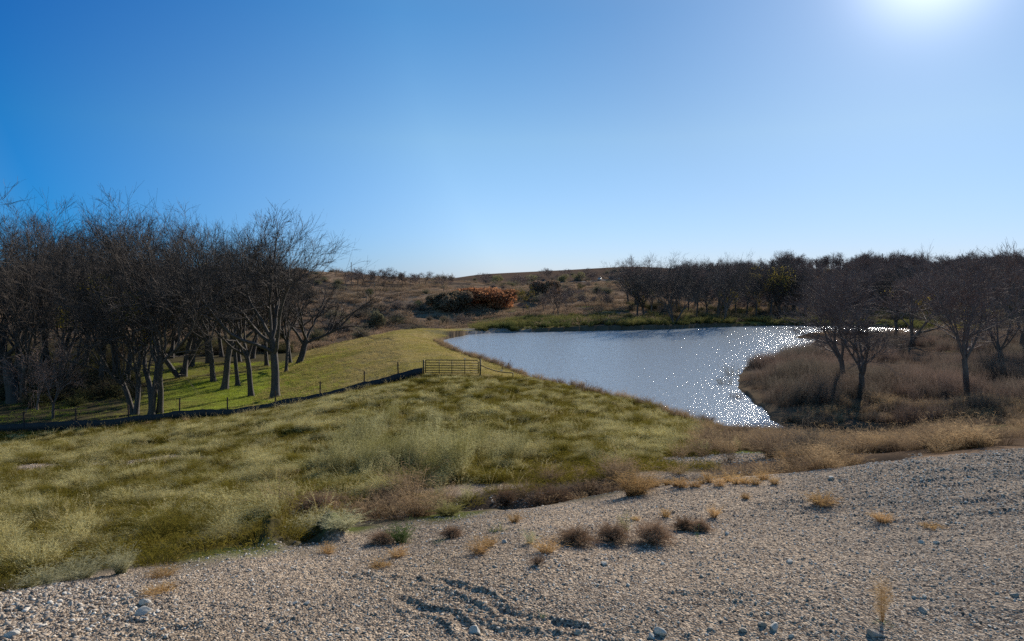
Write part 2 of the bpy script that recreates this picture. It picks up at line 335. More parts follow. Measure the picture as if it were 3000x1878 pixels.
# ground: zone colours live in a colour attribute, fine grain in nodes
m, t, o = nt("ground_surface"); M['ground'] = m
at_ = N(t, "ShaderNodeAttribute", attribute_name="soil"); ga = N(t, "ShaderNodeAttribute", attribute_name="stony"); pos = wpos(t)
vor = N(t, "ShaderNodeTexVoronoi"); vor.inputs['Scale'].default_value = 38; t.links.new(pos, vor.inputs['Vector'])
vorb = N(t, "ShaderNodeTexVoronoi"); vorb.inputs['Scale'].default_value = 14; t.links.new(pos, vorb.inputs['Vector'])
nf = noise(t, 9, 6, pos, .7); nc = noise(t, .35, 4, pos)
cv = mixc(t, ramp(t, nf, .3, .7), (.72, .72, .74), (1.25, 1.24, 1.2)); cv = mixc(t, 1.0, cv, mixc(t, ramp(t, nc, .3, .7), (.86, .86, .86), (1.12, 1.1, 1.06)), 'MULTIPLY')
c = mixc(t, 1.0, at_.outputs['Color'], cv, 'MULTIPLY')
pc = mixc(t, .5, (1, 1, 1), mixc(t, 1.0, vor.outputs['Color'], (.9, .88, .86), 'MULTIPLY'))
bwn = N(t, "ShaderNodeRGBToBW"); t.links.new(vor.outputs['Color'], bwn.inputs[0])
peb = mixc(t, ramp(t, bwn.outputs[0], .2, .8), (.42, .40, .40), (1.65, 1.6, 1.5))
cg = mixc(t, ga.outputs['Fac'], (1, 1, 1), peb); c = mixc(t, 1.0, c, cg, 'MULTIPLY')
p = N(t, "ShaderNodeBsdfPrincipled"); p.inputs['Roughness'].default_value = 1.0; p.inputs['Specular IOR Level'].default_value = 0.0
t.links.new(c, p.inputs['Base Color'])
mh = N(t, "ShaderNodeMath", operation='MULTIPLY'); t.links.new(vor.outputs['Distance'], mh.inputs[0]); t.links.new(ga.outputs['Fac'], mh.inputs[1])
mh2 = N(t, "ShaderNodeMath", operation='MULTIPLY_ADD'); t.links.new(vorb.outputs['Distance'], mh2.inputs[0]); t.links.new(ga.outputs['Fac'], mh2.inputs[1]); t.links.new(mh.outputs[0], mh2.inputs[2])
mh3 = N(t, "ShaderNodeMath", operation='SUBTRACT'); t.links.new(nf, mh3.inputs[0]); t.links.new(mh2.outputs[0], mh3.inputs[1])
bp = N(t, "ShaderNodeBump"); bp.inputs['Strength'].default_value = .9; bp.inputs['Distance'].default_value = .03
t.links.new(mh3.outputs[0], bp.inputs['Height']); t.links.new(bp.outputs[0], p.inputs['Normal']); t.links.new(p.outputs[0], o.inputs[0])

# water
m, t, o = nt("pond_water_surface"); M['water'] = m
pos = wpos(t); mp = N(t, "ShaderNodeMapping"); mp.inputs['Rotation'].default_value = (0, 0, math.radians(-12)); mp.inputs['Scale'].default_value = (1.0, 2.2, 1)
t.links.new(pos, mp.inputs[0])
w1 = noise(t, 1.15, 4, mp.outputs[0], .62); w2 = noise(t, 6.0, 3, mp.outputs[0], .6)
ad = N(t, "ShaderNodeMath", operation='MULTIPLY_ADD'); t.links.new(w2, ad.inputs[0]); ad.inputs[1].default_value = 0.38; t.links.new(w1, ad.inputs[2])
bp = N(t, "ShaderNodeBump"); bp.inputs['Strength'].default_value = 1.0; bp.inputs['Distance'].default_value = .098; t.links.new(ad.outputs[0], bp.inputs['Height'])
p = N(t, "ShaderNodeBsdfPrincipled"); p.inputs['Roughness'].default_value = .11; p.inputs['IOR'].default_value = 1.9
p.inputs['Base Color'].default_value = (.44, .49, .53, 1)
t.links.new(bp.outputs[0], p.inputs['Normal']); t.links.new(p.outputs[0], o.inputs[0])

# ------------------------------------------------------------------ mesh helpers
def mesh(name, V, Fc, mat=None, smooth=False, attrs=None):
    """V (n,3); Fc list of (k,3) and (k,4) index arrays"""
    me = bpy.data.meshes.new(name); V = np.asarray(V, np.float32)
    if not isinstance(Fc, list): Fc = [Fc]
    Fc = [np.asarray(f, np.int32) for f in Fc if len(f)]
    me.vertices.add(len(V)); me.vertices.foreach_set("co", V.ravel())
    loops = np.concatenate([f.ravel() for f in Fc]); cnt = np.concatenate([np.full(len(f), f.shape[1], np.int32) for f in Fc])
    st = np.concatenate([[0], np.cumsum(cnt)[:-1]]).astype(np.int32)
    me.loops.add(len(loops)); me.loops.foreach_set("vertex_index", loops)
    me.polygons.add(len(cnt)); me.polygons.foreach_set("loop_start", st)
    try: me.polygons.foreach_set("loop_total", cnt)
    except Exception: pass
    if smooth: me.polygons.foreach_set("use_smooth", np.ones(len(cnt), bool))
    for k, a in (attrs or {}).items():
        a = np.asarray(a, np.float32)
        if a.ndim == 1: me.attributes.new(k, 'FLOAT', 'POINT').data.foreach_set("value", a)
        else:
            c4 = np.ones((len(a), 4), np.float32); c4[:, :3] = a
            me.attributes.new(k, 'FLOAT_COLOR', 'POINT').data.foreach_set("color", c4.ravel())
    me.update(calc_edges=True); me.validate()
    if mat: me.materials.append(mat)
    return me
def link(name, me, parent=None, label=None, cat=None, group=None, kind=None, loc=None):
    ob = bpy.data.objects.new(name, me); col.objects.link(ob)
    if parent: ob.parent = parent
    if label: ob['label'] = label
    if cat: ob['category'] = cat
    if group: ob['group'] = group
    if kind: ob['kind'] = kind
    if loc is not None: ob.location = loc
    return ob
def join(parts):
    """parts: list of (V, F(list), attrs-dict)"""
    V = []; Fq = {3: [], 4: []}; n = 0; A = {}
    for p in parts:
        v, f = p[0], p[1]; V.append(v)
        for g in (f if isinstance(f, list) else [f]):
            if len(g): Fq[np.shape(g)[1]].append(np.asarray(g) + n)
        if len(p) > 2:
            for k, a in p[2].items(): A.setdefault(k, []).append(a)
        n += len(v)
    return np.concatenate(V), [np.concatenate(x) for x in Fq.values() if x], {k: np.concatenate(a) for k, a in A.items()}

def tubes(P, R, sides):
    """P (B,K,3) polylines, R (B,K) radii -> verts, quads"""
    B, K, _ = P.shape
    T = np.gradient(P, axis=1); T /= np.linalg.norm(T, axis=2, keepdims=True) + 1e-9
    ref = np.where(np.abs(T[..., 2:3]) > 0.9, np.array([1., 0, 0]), np.array([0, 0, 1.]))
    ref = np.broadcast_to(ref[:, :1], T.shape)
    U = np.cross(T, ref); U /= np.linalg.norm(U, axis=2, keepdims=True) + 1e-9; W = np.cross(T, U)
    a = np.arange(sides) / sides * 2 * np.pi
    V = P[:, :, None, :] + R[:, :, None, None] * (np.cos(a)[None, None, :, None] * U[:, :, None, :] + np.sin(a)[None, None, :, None] * W[:, :, None, :])
    idx = np.arange(B * K * sides).reshape(B, K, sides)
    a0 = idx[:, :-1]; a1 = idx[:, 1:]; Fq = np.stack([a0, np.roll(a0, -1, 2), np.roll(a1, -1, 2), a1], -1).reshape(-1, 4)
    return V.reshape(-1, 3), Fq
def ribbons(P, Wd, rg, flat=False):
    """P (B,K,3), width (B,K) -> ribbons with a tip attribute"""
    B, K, _ = P.shape
    T = P[:, -1] - P[:, 0]; T /= np.linalg.norm(T, axis=1, keepdims=True) + 1e-9
    rd = rg.normal(size=(B, 3)); rd[:, 2] *= .3
    S = np.cross(T, rd); S /= np.linalg.norm(S, axis=1, keepdims=True) + 1e-9
    V = np.stack([P - S[:, None] * Wd[..., None] / 2, P + S[:, None] * Wd[..., None] / 2], 2)
    idx = np.arange(B * K * 2).reshape(B, K, 2)
    Fq = np.stack([idx[:, :-1, 0], idx[:, :-1, 1], idx[:, 1:, 1], idx[:, 1:, 0]], -1).reshape(-1, 4)
    return V.reshape(-1, 3), Fq
def tuft(rg, n=90, rad=.16, h=.55, lean=.5, width=.006, seg=4, droop=.35, hairs=4, bias=(0, 0), hair_len=.12, hvar=.35):
    a = rg.uniform(0, 2 * np.pi, n); q = np.sqrt(rg.uniform(0, 1, n)); bx = np.cos(a) * q; by = np.sin(a) * q
    base = np.stack([bx * rad, by * rad, np.zeros(n) - .02], 1); H = h * (1 + rg.normal(0, hvar, n).clip(-.6, .8))
    out = np.stack([bx * lean + rg.normal(0, .18, n) + bias[0], by * lean + rg.normal(0, .18, n) + bias[1]], 1)
    s = np.linspace(0, 1, seg + 1)
    P = np.zeros((n, seg + 1, 3))
    for k in (0, 1): P[:, :, k] = base[:, k:k + 1] + (out[:, k] * H)[:, None] * (s ** 1.6)[None]
    P[:, :, 2] = base[:, 2:] + H[:, None] * (s[None] - droop * (out ** 2).sum(1)[:, None].clip(0, 1.5) * (s ** 2.5)[None])
    Wd = width * (1 - .75 * s)[None] * rg.uniform(.7, 1.3, (n, 1))
    V, Fq = ribbons(P, np.broadcast_to(Wd, (n, seg + 1)), rg)
    tip = np.broadcast_to((s ** 1.8)[None, :, None], (n, seg + 1, 2)).reshape(-1)
    parts = [(V, Fq, {'tip': tip})]
    if hairs:
        tt = rg.uniform(.55, 1.0, (n, hairs)); i = np.clip((tt * seg).astype(int), 0, seg - 1); f = tt * seg - i
        r_ = np.arange(n)[:, None]; st = P[r_, i] * (1 - f[..., None]) + P[r_, i + 1] * f[..., None]
        st = st.reshape(-1, 3); m_ = len(st); d = rg.normal(0, 1, (m_, 3)); d[:, 2] = np.abs(d[:, 2]) * .7
        d[:, 0] += bias[0] * 2; d[:, 1] += bias[1] * 2
        d /= np.linalg.norm(d, axis=1, keepdims=True); L = hair_len * rg.uniform(.4, 1.2, m_)
        Q = st[:, None] + d[:, None] * (L[:, None, None] * np.array([0, .5, 1.])[None, :, None]); Q[:, 2, 2] -= L * .18
        V2, F2 = ribbons(Q, np.broadcast_to(np.array([width * .6, width * .6, width * .3]), (m_, 3)), rg)
        parts.append((V2, F2, {'tip': np.ones(len(V2))}))
    return join(parts)
def twigball(rg, n=380, rx=.4, rz=.32, width=.004, seg=6, wig=.25, base_z=.02, tuftiness=.45):
    """rounded dead shrub: crooked fine twigs spreading from the root"""
    d = rg.normal(size=(n, 3)); d[:, 2] = np.abs(d[:, 2]) * .9 + .05; d /= np.linalg.norm(d, axis=1, keepdims=True)
    L = rg.uniform(.45, 1.0, n) ** .6; L *= 1 + tuftiness * np.sin(d[:, 0] * 5 + 1) * np.cos(d[:, 1] * 6)
    s = np.linspace(0, 1, seg + 1); P = np.zeros((n, seg + 1, 3)); sc = np.array([rx, rx, rz * 1.6])
    st = rg.normal(0, .08, (n, 3)) * sc; st[:, 2] = base_z
    end = d * L[:, None] * sc; end[:, 2] += base_z
    P = st[:, None] * (1 - s)[None, :, None] + end[:, None] * s[None, :, None]
    P[:, 1:] += np.cumsum(rg.normal(0, wig * rx / seg, (n, seg, 3)), axis=1)
    P[:, :, 2] += .25 * rz * np.sin(s * np.pi)[None]
    P[:, :, 2] = np.maximum(P[:, :, 2], .0)
    Wd = width * (1.3 - .8 * s)[None] * np.ones((n, 1)); V, Fq = ribbons(P, Wd, rg)
    tip = np.broadcast_to((s ** 1.5)[None, :, None], (n, seg + 1, 2)).reshape(-1); parts = [(V, Fq, {'tip': tip})]
    hairs = 5; i = rg.integers(seg // 2, seg + 1, (n, hairs)); st = P[np.arange(n)[:, None], i].reshape(-1, 3); m_ = len(st)
    dd = rg.normal(size=(m_, 3)); dd /= np.linalg.norm(dd, axis=1, keepdims=True); Lh = rx * .22 * rg.uniform(.4, 1.2, m_)
    Q = st[:, None] + dd[:, None] * (Lh[:, None, None] * np.array([0, .55, 1.])[None, :, None]) + rg.normal(0, rx * .02, (m_, 3, 3))
    Q[:, :, 2] = np.maximum(Q[:, :, 2], 0)
    V2, F2 = ribbons(Q, np.full((m_, 3), width * .7), rg); parts.append((V2, F2, {'tip': np.ones(len(V2)) * .9}))
    return join(parts)
def leafcloud(rg, n=1500, lobes=6, rx=1.0, rz=.8, size=.08, z0=.8, spread=.6):
    """leaf-sized faces spread through several lobes"""
    c = rg.normal(0, spread, (lobes, 3)) * [rx, rx, rz] * .8; c[:, 2] += z0; lr = rg.uniform(.35, .65, lobes)
    k = rg.integers(0, lobes, n); d = rg.normal(size=(n, 3)); d /= np.linalg.norm(d, axis=1, keepdims=True); q = rg.uniform(.35, 1, n) ** .5
    p = c[k] + d * (q * lr[k])[:, None] * [rx, rx, rz]; p[:, 2] = np.maximum(p[:, 2], .05)
    a = rg.normal(size=(n, 3)); a /= np.linalg.norm(a, axis=1, keepdims=True); b = np.cross(a, rg.normal(size=(n, 3))); b /= np.linalg.norm(b, axis=1, keepdims=True)
    s = size * rg.uniform(.5, 1.3, (n, 1)); V = np.stack([p - a * s, p + b * s * .5, p + a * s, p - b * s * .5], 1)
    tip = np.repeat(rg.uniform(0, 1, n), 4)
    return V.reshape(-1, 3), [np.arange(n * 4).reshape(-1, 4)], {'tip': tip}
def stone(rg, sub=2, flat=.6):
    t_ = (1 + 5 ** .5) / 2
    v = np.array([[-1,t_,0],[1,t_,0],[-1,-t_,0],[1,-t_,0],[0,-1,t_],[0,1,t_],[0,-1,-t_],[0,1,-t_],[t_,0,-1],[t_,0,1],[-t_,0,-1],[-t_,0,1]], float); v /= np.linalg.norm(v[0])
    f = [[0,11,5],[0,5,1],[0,1,7],[0,7,10],[0,10,11],[1,5,9],[5,11,4],[11,10,2],[10,7,6],[7,1,8],[3,9,4],[3,4,2],[3,2,6],[3,6,8],[3,8,9],[4,9,5],[2,4,11],[6,2,10],[8,6,7],[9,8,1]]
    v = [tuple(x) for x in v]
    for _ in range(sub):
        cache = {}; nf_ = []
        def mid(a, b):
            k = (min(a, b), max(a, b))
            if k not in cache:
                p_ = np.array(v[a]) + np.array(v[b]); p_ /= np.linalg.norm(p_); v.append(tuple(p_)); cache[k] = len(v) - 1
            return cache[k]
        for a, b, c_ in f:
            ab, bc, ca = mid(a, b), mid(b, c_), mid(c_, a); nf_ += [[a, ab, ca], [b, bc, ab], [c_, ca, bc], [ab, bc, ca]]
        f = nf_
    v = np.array(v)
    for _ in range(13):                                  # chop facets off
        d = rg.normal(size=3); d /= np.linalg.norm(d); h = rg.uniform(.45, .85); s = v @ d; m_ = s > h; v[m_] -= np.outer(s[m_] - h, d) * .92
    v *= 1 + rg.normal(0, .015, (len(v), 1)); v *= [1, rg.uniform(.65, .95), flat * rg.uniform(.8, 1.1)]
    v[:, 2] += flat * .45
    return v * .5, [np.array(f)], {}

# ------------------------------------------------------------------ scatter for stuff (uncountable)
def scatter(name, label, pts, rots, scales, variants, mat, kind='stuff'):
    """one object: points carrying instanced tufts / pebbles"""
    co = bpy.data.collections.new(name + "_shapes")
    for i, (V, Fc, A) in enumerate(variants):
        me = mesh(f"{name}_shape", V, Fc, mat, False, A); ob = bpy.data.objects.new(f"{name}_shape", me); co.objects.link(ob)
    me = bpy.data.meshes.new(name); me.vertices.add(len(pts)); me.vertices.foreach_set("co", np.asarray(pts, np.float32).ravel())
    me.attributes.new("rot", 'FLOAT_VECTOR', 'POINT').data.foreach_set("vector", np.asarray(rots, np.float32).ravel())
    me.attributes.new("scl", 'FLOAT_VECTOR', 'POINT').data.foreach_set("vector", np.asarray(scales, np.float32).ravel())
    me.attributes.new("pick", 'INT', 'POINT').data.foreach_set("value", rng.integers(0, len(variants), len(pts)).astype(np.int32))
    me.update()
    g = bpy.data.node_groups.new(name + "_spread", 'GeometryNodeTree')
    g.interface.new_socket("Geometry", in_out='INPUT', socket_type='NodeSocketGeometry'); g.interface.new_socket("Geometry", in_out='OUTPUT', socket_type='NodeSocketGeometry')
    gi = g.nodes.new("NodeGroupInput"); go = g.nodes.new("NodeGroupOutput"); ip = g.nodes.new("GeometryNodeInstanceOnPoints")
    ci = g.nodes.new("GeometryNodeCollectionInfo"); ci.inputs[0].default_value = co; ci.inputs['Separate Children'].default_value = True; ci.inputs['Reset Children'].default_value = True
    def named(nm, dt):
        n = g.nodes.new("GeometryNodeInputNamedAttribute"); n.data_type = dt; n.inputs[0].default_value = nm; return n.outputs[0]
    L = g.links.new
    L(gi.outputs[0], ip.inputs['Points']); L(ci.outputs[0], ip.inputs['Instance']); ip.inputs['Pick Instance'].default_value = True
    L(named("pick", 'INT'), ip.inputs['Instance Index']); L(named("scl", 'FLOAT_VECTOR'), ip.inputs['Scale'])
    er = g.nodes.new("FunctionNodeEulerToRotation"); L(named("rot", 'FLOAT_VECTOR'), er.inputs[0]); L(er.outputs[0], ip.inputs['Rotation'])
    L(ip.outputs[0], go.inputs[0])
    ob = link(name, me, None, label, None, None, kind)
    md = ob.modifiers.new("spread", 'NODES'); md.node_group = g
    return ob
def sample(n, u0, u1, y0, y1, pw=1.0):
    """random ground points between two bearings and two depths, even per area for pw=1"""
    Y = (rng.uniform(y0 ** (pw + 1), y1 ** (pw + 1), n)) ** (1 / (pw + 1)); u = rng.uniform(u0, u1, n)
    return (u - CX) / F * Y, Y, u
def pond_sd(X, Y):
    d, _ = seg_dist(X, Y, POND + [POND[0]]); return np.where(inside(X, Y, POND), -d, d)
def in_pools(X, Y):
    r = np.zeros(len(X), bool)
    for (pp, a, b) in POOLS:
        cx, cy = (pp[0] - CX) / F * 20000 / (pp[1] - HY), 20000 / (pp[1] - HY); r |= ((X - cx) / a) ** 2 + ((Y - cy) / b) ** 2 < 1.3
    return r
def do_scatter(name, label, X, Y, smin, smax, variants, mat, tilt=.12, zs=(.8, 1.25), spin=True, size=None, sink=0.0):
    Z = height(X, Y) - sink; n = len(X)
    s = rng.uniform(smin, smax, n) if size is None else size
    sc = np.stack([s, s, s * rng.uniform(zs[0], zs[1], n)], 1)
    rz = rng.uniform(0, 2 * np.pi, n) if spin else rng.normal(0, .5, n)
    rot = np.stack([rng.normal(0, tilt, n), rng.normal(0, tilt, n), rz], 1)
    return scatter(name, label, np.stack([X, Y, Z], 1), rot, sc, variants, mat)

# ------------------------------------------------------------------ the ground sheet
th = np.concatenate([np.arange(-180, -86, 4.0), np.arange(-84, -44, .8), np.arange(-44, -39, .25), np.arange(-38.9, 39, .085), np.arange(39.2, 44, .25), np.arange(44.8, 86, .8), np.arange(88, 180, 4.0)])
rs = [2.0]
while rs[-1] < 6.4: rs.append(rs[-1] * 1.02)
while rs[-1] < 7000:
    r = rs[-1]; rs.append(r + (min(r * r / 2600, r * .0075) if r < 600 else r * .05))
rs = np.array(rs); TH, RS = np.meshgrid(np.radians(th), rs, indexing='ij')
X = (RS * np.sin(TH)).ravel(); Y = (RS * np.cos(TH)).ravel(); Z = height(X, Y)
u = u_of(X, Y); rr = np.hypot(X, Y); gy = gravelY(u)
nz = fbm(X / 1.4, Y / 1.4, 4, 101); nb = fbm(X / 9, Y / 9, 4, 111); nh = fbm(X / 22, Y / 14, 4, 121)
def C3(c): return np.array(c)[None, :]
def lay(base, c, k): return base * (1 - k[:, None]) + C3(c) * k[:, None]
sd = pond_sd(X, Y)
colr = np.tile(C3((.20, .142, .10)), (len(X), 1))
colr = lay(colr, (.28, .20, .14), sst(nh, .0, .35)); colr = lay(colr, (.085, .07, .06), sst(-nh, .05, .3)); colr = lay(colr, (.13, .092, .07), sst(rr, 360, 430))
# valley floor and left grove
k = (1 - sst(rr, 115, 150)) * (u < 2100); colr = lay(colr, (.085, .075, .045), k)
lawnk = sst(u, 330, 560) * (1 - sst(u, 1000, 1150)) * (1 - sst(Y, 84, 100)) * sst(Y, 52, 56); lawnk = lawnk * sst(nb, -.45, -.05); colr = lay(colr, (.22, .26, .05), lawnk)
# dam
dd_, tt_ = seg_dist(X, Y, CREST); k = (1 - sst(dd_, 9, 16)) * (Y > 55) * (1 - sst(sd * -1, 0, 1)); colr = lay(colr, (.31, .25, .115), k)
colr = lay(colr, (.17, .20, .05), k * sst(nb, .05, .4) * sst(dd_, 5, 10)); colr = lay(colr, (.2, .14, .08), k * sst(nz, .25, .5) * .6)
# far bank greens
k = sst(Y, 128, 140) * (1 - sst(Y, 175, 200)) * sst(u, 1300, 1500) * (1 - sst(u, 3600, 4000)); colr = lay(colr, (.12, .125, .04), k * sst(nb, -.2, .15))
# right bottomland
k = sst(u, 1950, 2100) * (1 - sst(Y, 120, 132)) * sst(Y - gy, 0, 2); colr = lay(colr, (.12, .085, .06), k); colr = lay(colr, (.12, .15, .04), k * sst(nb, .22, .4) * .8)
# meadow
k = sst(Y - gy, 0, 1.5) * (1 - sst(Y - np.where(u < 1240, fenceY(u), 60), -1, .5)) * (1 - sst(u, 1950, 2100)) * (sd > .3); colr = lay(colr, (.07, .058, .02), k)
colr = lay(colr, (.20, .165, .12), k * (1 - sst(Y - gy, 2.5, 6)) * sst(u, 800, 1000) * sst(nz, -.3, .1))
def wash(u0, py0, su, sy): # pale gravel wash patches
    p_ = at(u0, py0); return np.exp(-(((X - p_[0]) / su) ** 2 + ((Y - p_[1]) / sy) ** 2) * 1.0)
WASH = [(420, 1352, 5, 1.0), (300, 1362, 4, .8), (120, 1370, 1.6, 1.2), (80, 1335, 1, 3), (1250, 1440, 2.2, .7), (1420, 1430, 2.0, .6), (2120, 1340, 2.6, 1.4), (1980, 1400, 1.8, .8)]
kw = np.zeros(len(X))
for w_ in WASH: kw = np.maximum(kw, wash(*w_))
kw = sst(kw + .5 * nz, .35, .7)
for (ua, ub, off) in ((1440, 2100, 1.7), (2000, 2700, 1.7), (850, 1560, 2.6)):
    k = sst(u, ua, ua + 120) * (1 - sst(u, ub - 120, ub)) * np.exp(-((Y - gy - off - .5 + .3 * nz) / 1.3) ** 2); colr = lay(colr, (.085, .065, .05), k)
for (a_, b_, r_) in ((950, 1545, .8), (1080, 1585, .5), (1340, 1510, .9), (1030, 1560, .7), (700, 1620, .9)):
    q_ = at(a_, b_); k = np.exp(-((X - q_[0]) ** 2 + ((Y - q_[1]) * 1.3) ** 2) / r_ ** 2); colr = lay(colr, (.10, .12, .035), sst(k + .4 * nz, .3, .7) * .8)
# shore mud
k = (1 - sst(np.abs(sd + .3 * nz), .3, 1.4)) * (rr < 200); colr = lay(colr, (.13, .10, .07), k)
k = np.exp(-(((X - at(1430, 966)[0]) / 9) ** 2 + ((Y - at(1430, 966)[1]) / 6) ** 2)); colr = lay(colr, (.27, .25, .24), sst(k, .3, .6))
# road on the far hill
k = np.exp(-((Y - 420 - 6 * nb) / 5) ** 2) * sst(u, 1500, 1600) * (1 - sst(u, 1900, 2000)); colr = lay(colr, (.25, .23, .21), sst(k, .3, .7))
# gravel
g = 1 - sst(Y - gy + 1.2 * fbm(X / 1.2, Y / 1.2, 3, 70), -0.6, 0.6); g = np.where((Y < 1) & (rr < 30), 1.0, g * (rr < 40)); g = np.maximum(g, kw * .9)
gc = np.tile(C3((.35, .29, .235)), (len(X), 1)); gc = lay(gc, (.28, .245, .215), sst(u, 2000, 2800) * .8); gc = lay(gc, (.22, .18, .14), sst(nb, .1, .4) * .6)
colr = colr * (1 - g[:, None]) + gc * g[:, None]
na, nr = len(th), len(rs); idx = np.arange(na * nr).reshape(na, nr); nx = np.roll(idx, -1, 0)
Fq = np.stack([idx[:, :-1], idx[:, 1:], nx[:, 1:], nx[:, :-1]], -1).reshape(-1, 4)
Vg = np.concatenate([np.stack([X, Y, Z], 1), [[0, 0, 6.35]]]); Ft = np.stack([idx[:, 0], nx[:, 0], np.full(na, na * nr)], 1)
ground = link("ground", mesh("ground", Vg, [Fq, Ft], M['ground'], True, {'soil': np.concatenate([colr, [[.33, .3, .26]]]), 'stony': np.concatenate([g, [1.0]])}),
              label="gravel pad, grassy meadow, earth dam and brown rolling hills around the pond", cat="ground", kind='structure')

# ------------------------------------------------------------------ water
def grid_in_poly(poly, grow=1.2, step=1.5):
    P = np.array(poly); c = P.mean(0); bm = []
    Q = []
    n = len(P)
    for i in range(n):                                    # push the outline outwards under the banks
        a, b, c_ = P[i - 1], P[i], P[(i + 1) % n]; e1 = b - a; e2 = c_ - b
        n1 = np.array([e1[1], -e1[0]]) / (np.linalg.norm(e1) + 1e-9); n2 = np.array([e2[1], -e2[0]]) / (np.linalg.norm(e2) + 1e-9); m_ = n1 + n2; m_ /= np.linalg.norm(m_) + 1e-9
        Q.append(b + m_ * grow)
    return Q
import bmesh
def flat_poly(name, pts, mat, z=0.0):
    bm = bmesh.new(); vs = [bm.verts.new((p_[0], p_[1], z)) for p_ in pts]; bm.faces.new(vs); bmesh.ops.triangulate(bm, faces=bm.faces[:])
    bmesh.ops.recalc_face_normals(bm, faces=bm.faces[:])
    if sum(f.normal.z for f in bm.faces) < 0: bmesh.ops.reverse_faces(bm, faces=bm.faces[:])
    me = bpy.data.meshes.new(name); bm.to_mesh(me); bm.free(); me.materials.append(mat); return me
area = sum(POND[i - 1][0] * POND[i][1] - POND[i][0] * POND[i - 1][1] for i in range(len(POND)))
PP = POND if area > 0 else POND[::-1]
link("pond_water", flat_poly("pond_water", grid_in_poly(PP, 1.0), M['water']), label="wind rippled pale blue pond water with sun glints", cat="water", kind='structure')
for (pp, a, b) in POOLS:
    cx, cy = (pp[0] - CX) / F * 20000 / (pp[1] - HY), 20000 / (pp[1] - HY)
    link("puddle_water", flat_poly("puddle_water", [(cx + a * 1.1 * math.cos(q / 20 * 6.283), cy + b * 1.1 * math.sin(q / 20 * 6.283)) for q in range(20)], M['water'], 0.02),
         label="shallow puddle glinting in the brown brush right of the pond", cat="water", kind='structure')

# ------------------------------------------------------------------ ground cover (stuff)
def mk(fn, cnt_, **kw): return [fn(np.random.default_rng(100 + i), **kw) for i in range(cnt_)]
# gravel stones
peb = [stone(np.random.default_rng(300 + i), 1, .62) for i in range(8)]
X, Y, u = sample(270000, -350, 3350, 6.2, 20, 0.35); Xo, Yo, uo = sample(90000, -3200, 6200, 3.0, 20, .5); ok_ = (uo < -350) | (uo > 3350) | (Yo < 6.2); X, Y, u = (np.concatenate([a_, b_[ok_]]) for a_, b_ in ((X, Xo), (Y, Yo), (u, uo)))
gk = Y < gravelY(u) + 0.7 * fbm(X / 1.2, Y / 1.2, 3, 70) + .2
X, Y, u = X[gk], Y[gk], u[gk]
sz = 0.0118 * (1 - rng.uniform(0, .985, len(X))) ** -0.40; sz = np.minimum(sz, .042) * (1 + .6 * sst(u, 2100, 2900) * sst(Y, 10, 14)) * (1 + .25 * fbm(X / .8, Y / .8, 2, 9)) * (1 + .9 * (1 - sst(u, 150, 700)) * (1 - sst(Y, 8.6, 10)))
keep = rng.uniform(0, 1, len(X)) < (0.75 + .6 * fbm(X / .7, Y / .7, 2, 10)); X, Y, sz = X[keep], Y[keep], sz[keep]
Xg, Yg, ug = sample(26000, 800, 2700, 13, 22, .5); og = Yg - gravelY(ug); kg = (og > 0) & (np.abs(og - np.where(ug < 1500, 2.6, 1.7)) < 1.3) & (fbm(Xg, Yg, 2, 12) > -.1)
X = np.concatenate([X, Xg[kg]]); Y = np.concatenate([Y, Yg[kg]]); sz = np.concatenate([sz, .02 * (1 - rng.uniform(0, .97, kg.sum())) ** -.5])
for w_ in ((2120, 1340, 2.6, 1.4, 1500), (420, 1352, 5, 1.0, 1500), (90, 1355, 1.5, 2.5, 1300)):
    pw = at(w_[0], w_[1]); X = np.concatenate([X, pw[0] + rng.normal(0, w_[2] * .7, w_[4])]); Y = np.concatenate([Y, pw[1] + rng.normal(0, w_[3] * .7, w_[4])]); sz = np.concatenate([sz, rng.uniform(.03, .08, w_[4])])
do_scatter("gravel", "loose pale limestone gravel covering the bank in front", X, Y, 0, 0, peb, M['pebble'], .3, (.6, .95), True, sz * 1.3, .004)

# olive meadow
mv = mk(tuft, 7, n=230, rad=.22, h=.36, lean=.85, width=.0065, hairs=3, bias=(-.55, -.05), hair_len=.05, droop=.5, hvar=.22, seg=5)
X, Y, u = sample(28000, -1700, 2080, 9.2, 61, .75)
sd = pond_sd(X, Y); lim = np.where(u < 1240, fenceY(u) - 2.3, 59.0)
cl = .50 * fbm(X / 3.2, Y / 2.0, 2, 140) + .85 * fbm(X / 1.1, Y / .8, 2, 144); bare = np.zeros(len(X))
for w_ in WASH: p_ = at(w_[0], w_[1]); bare = np.maximum(bare, np.exp(-(((X - p_[0]) / w_[2]) ** 2 + ((Y - p_[1]) / w_[3]) ** 2)))
edge = gravelY(u) + .5 + sst(u, 850, 1150) * 4.8 + 1.4 * fbm(X / 1.8, Y / 1.8, 3, 141)
rlim = np.interp(Y, [15, 20, 30, 48], [1930, 1960, 2060, 2090]) + 70 * fbm(X, Y, 2, 142)
keep = (Y > edge) & (Y < lim) & (sd > .5) & (u < rlim) & (bare < .42) & (rng.uniform(0, 1, len(X)) < .36 + 1.4 * cl + .25 * (1 - sst(Y, 12, 22)))
X, Y, u, cl = X[keep], Y[keep], u[keep], cl[keep]
sz = (.74 + .95 * cl + rng.normal(0, .22, len(X))).clip(.35, 1.4) * (1 - .30 * sst(Y - lim[keep], -9, -1))
do_scatter("meadow_grass", "wind-swept olive and straw coloured grass filling the meadow", X, Y, 0, 0, mv, M['meadow'], .1, (.75, 1.1), False, sz)

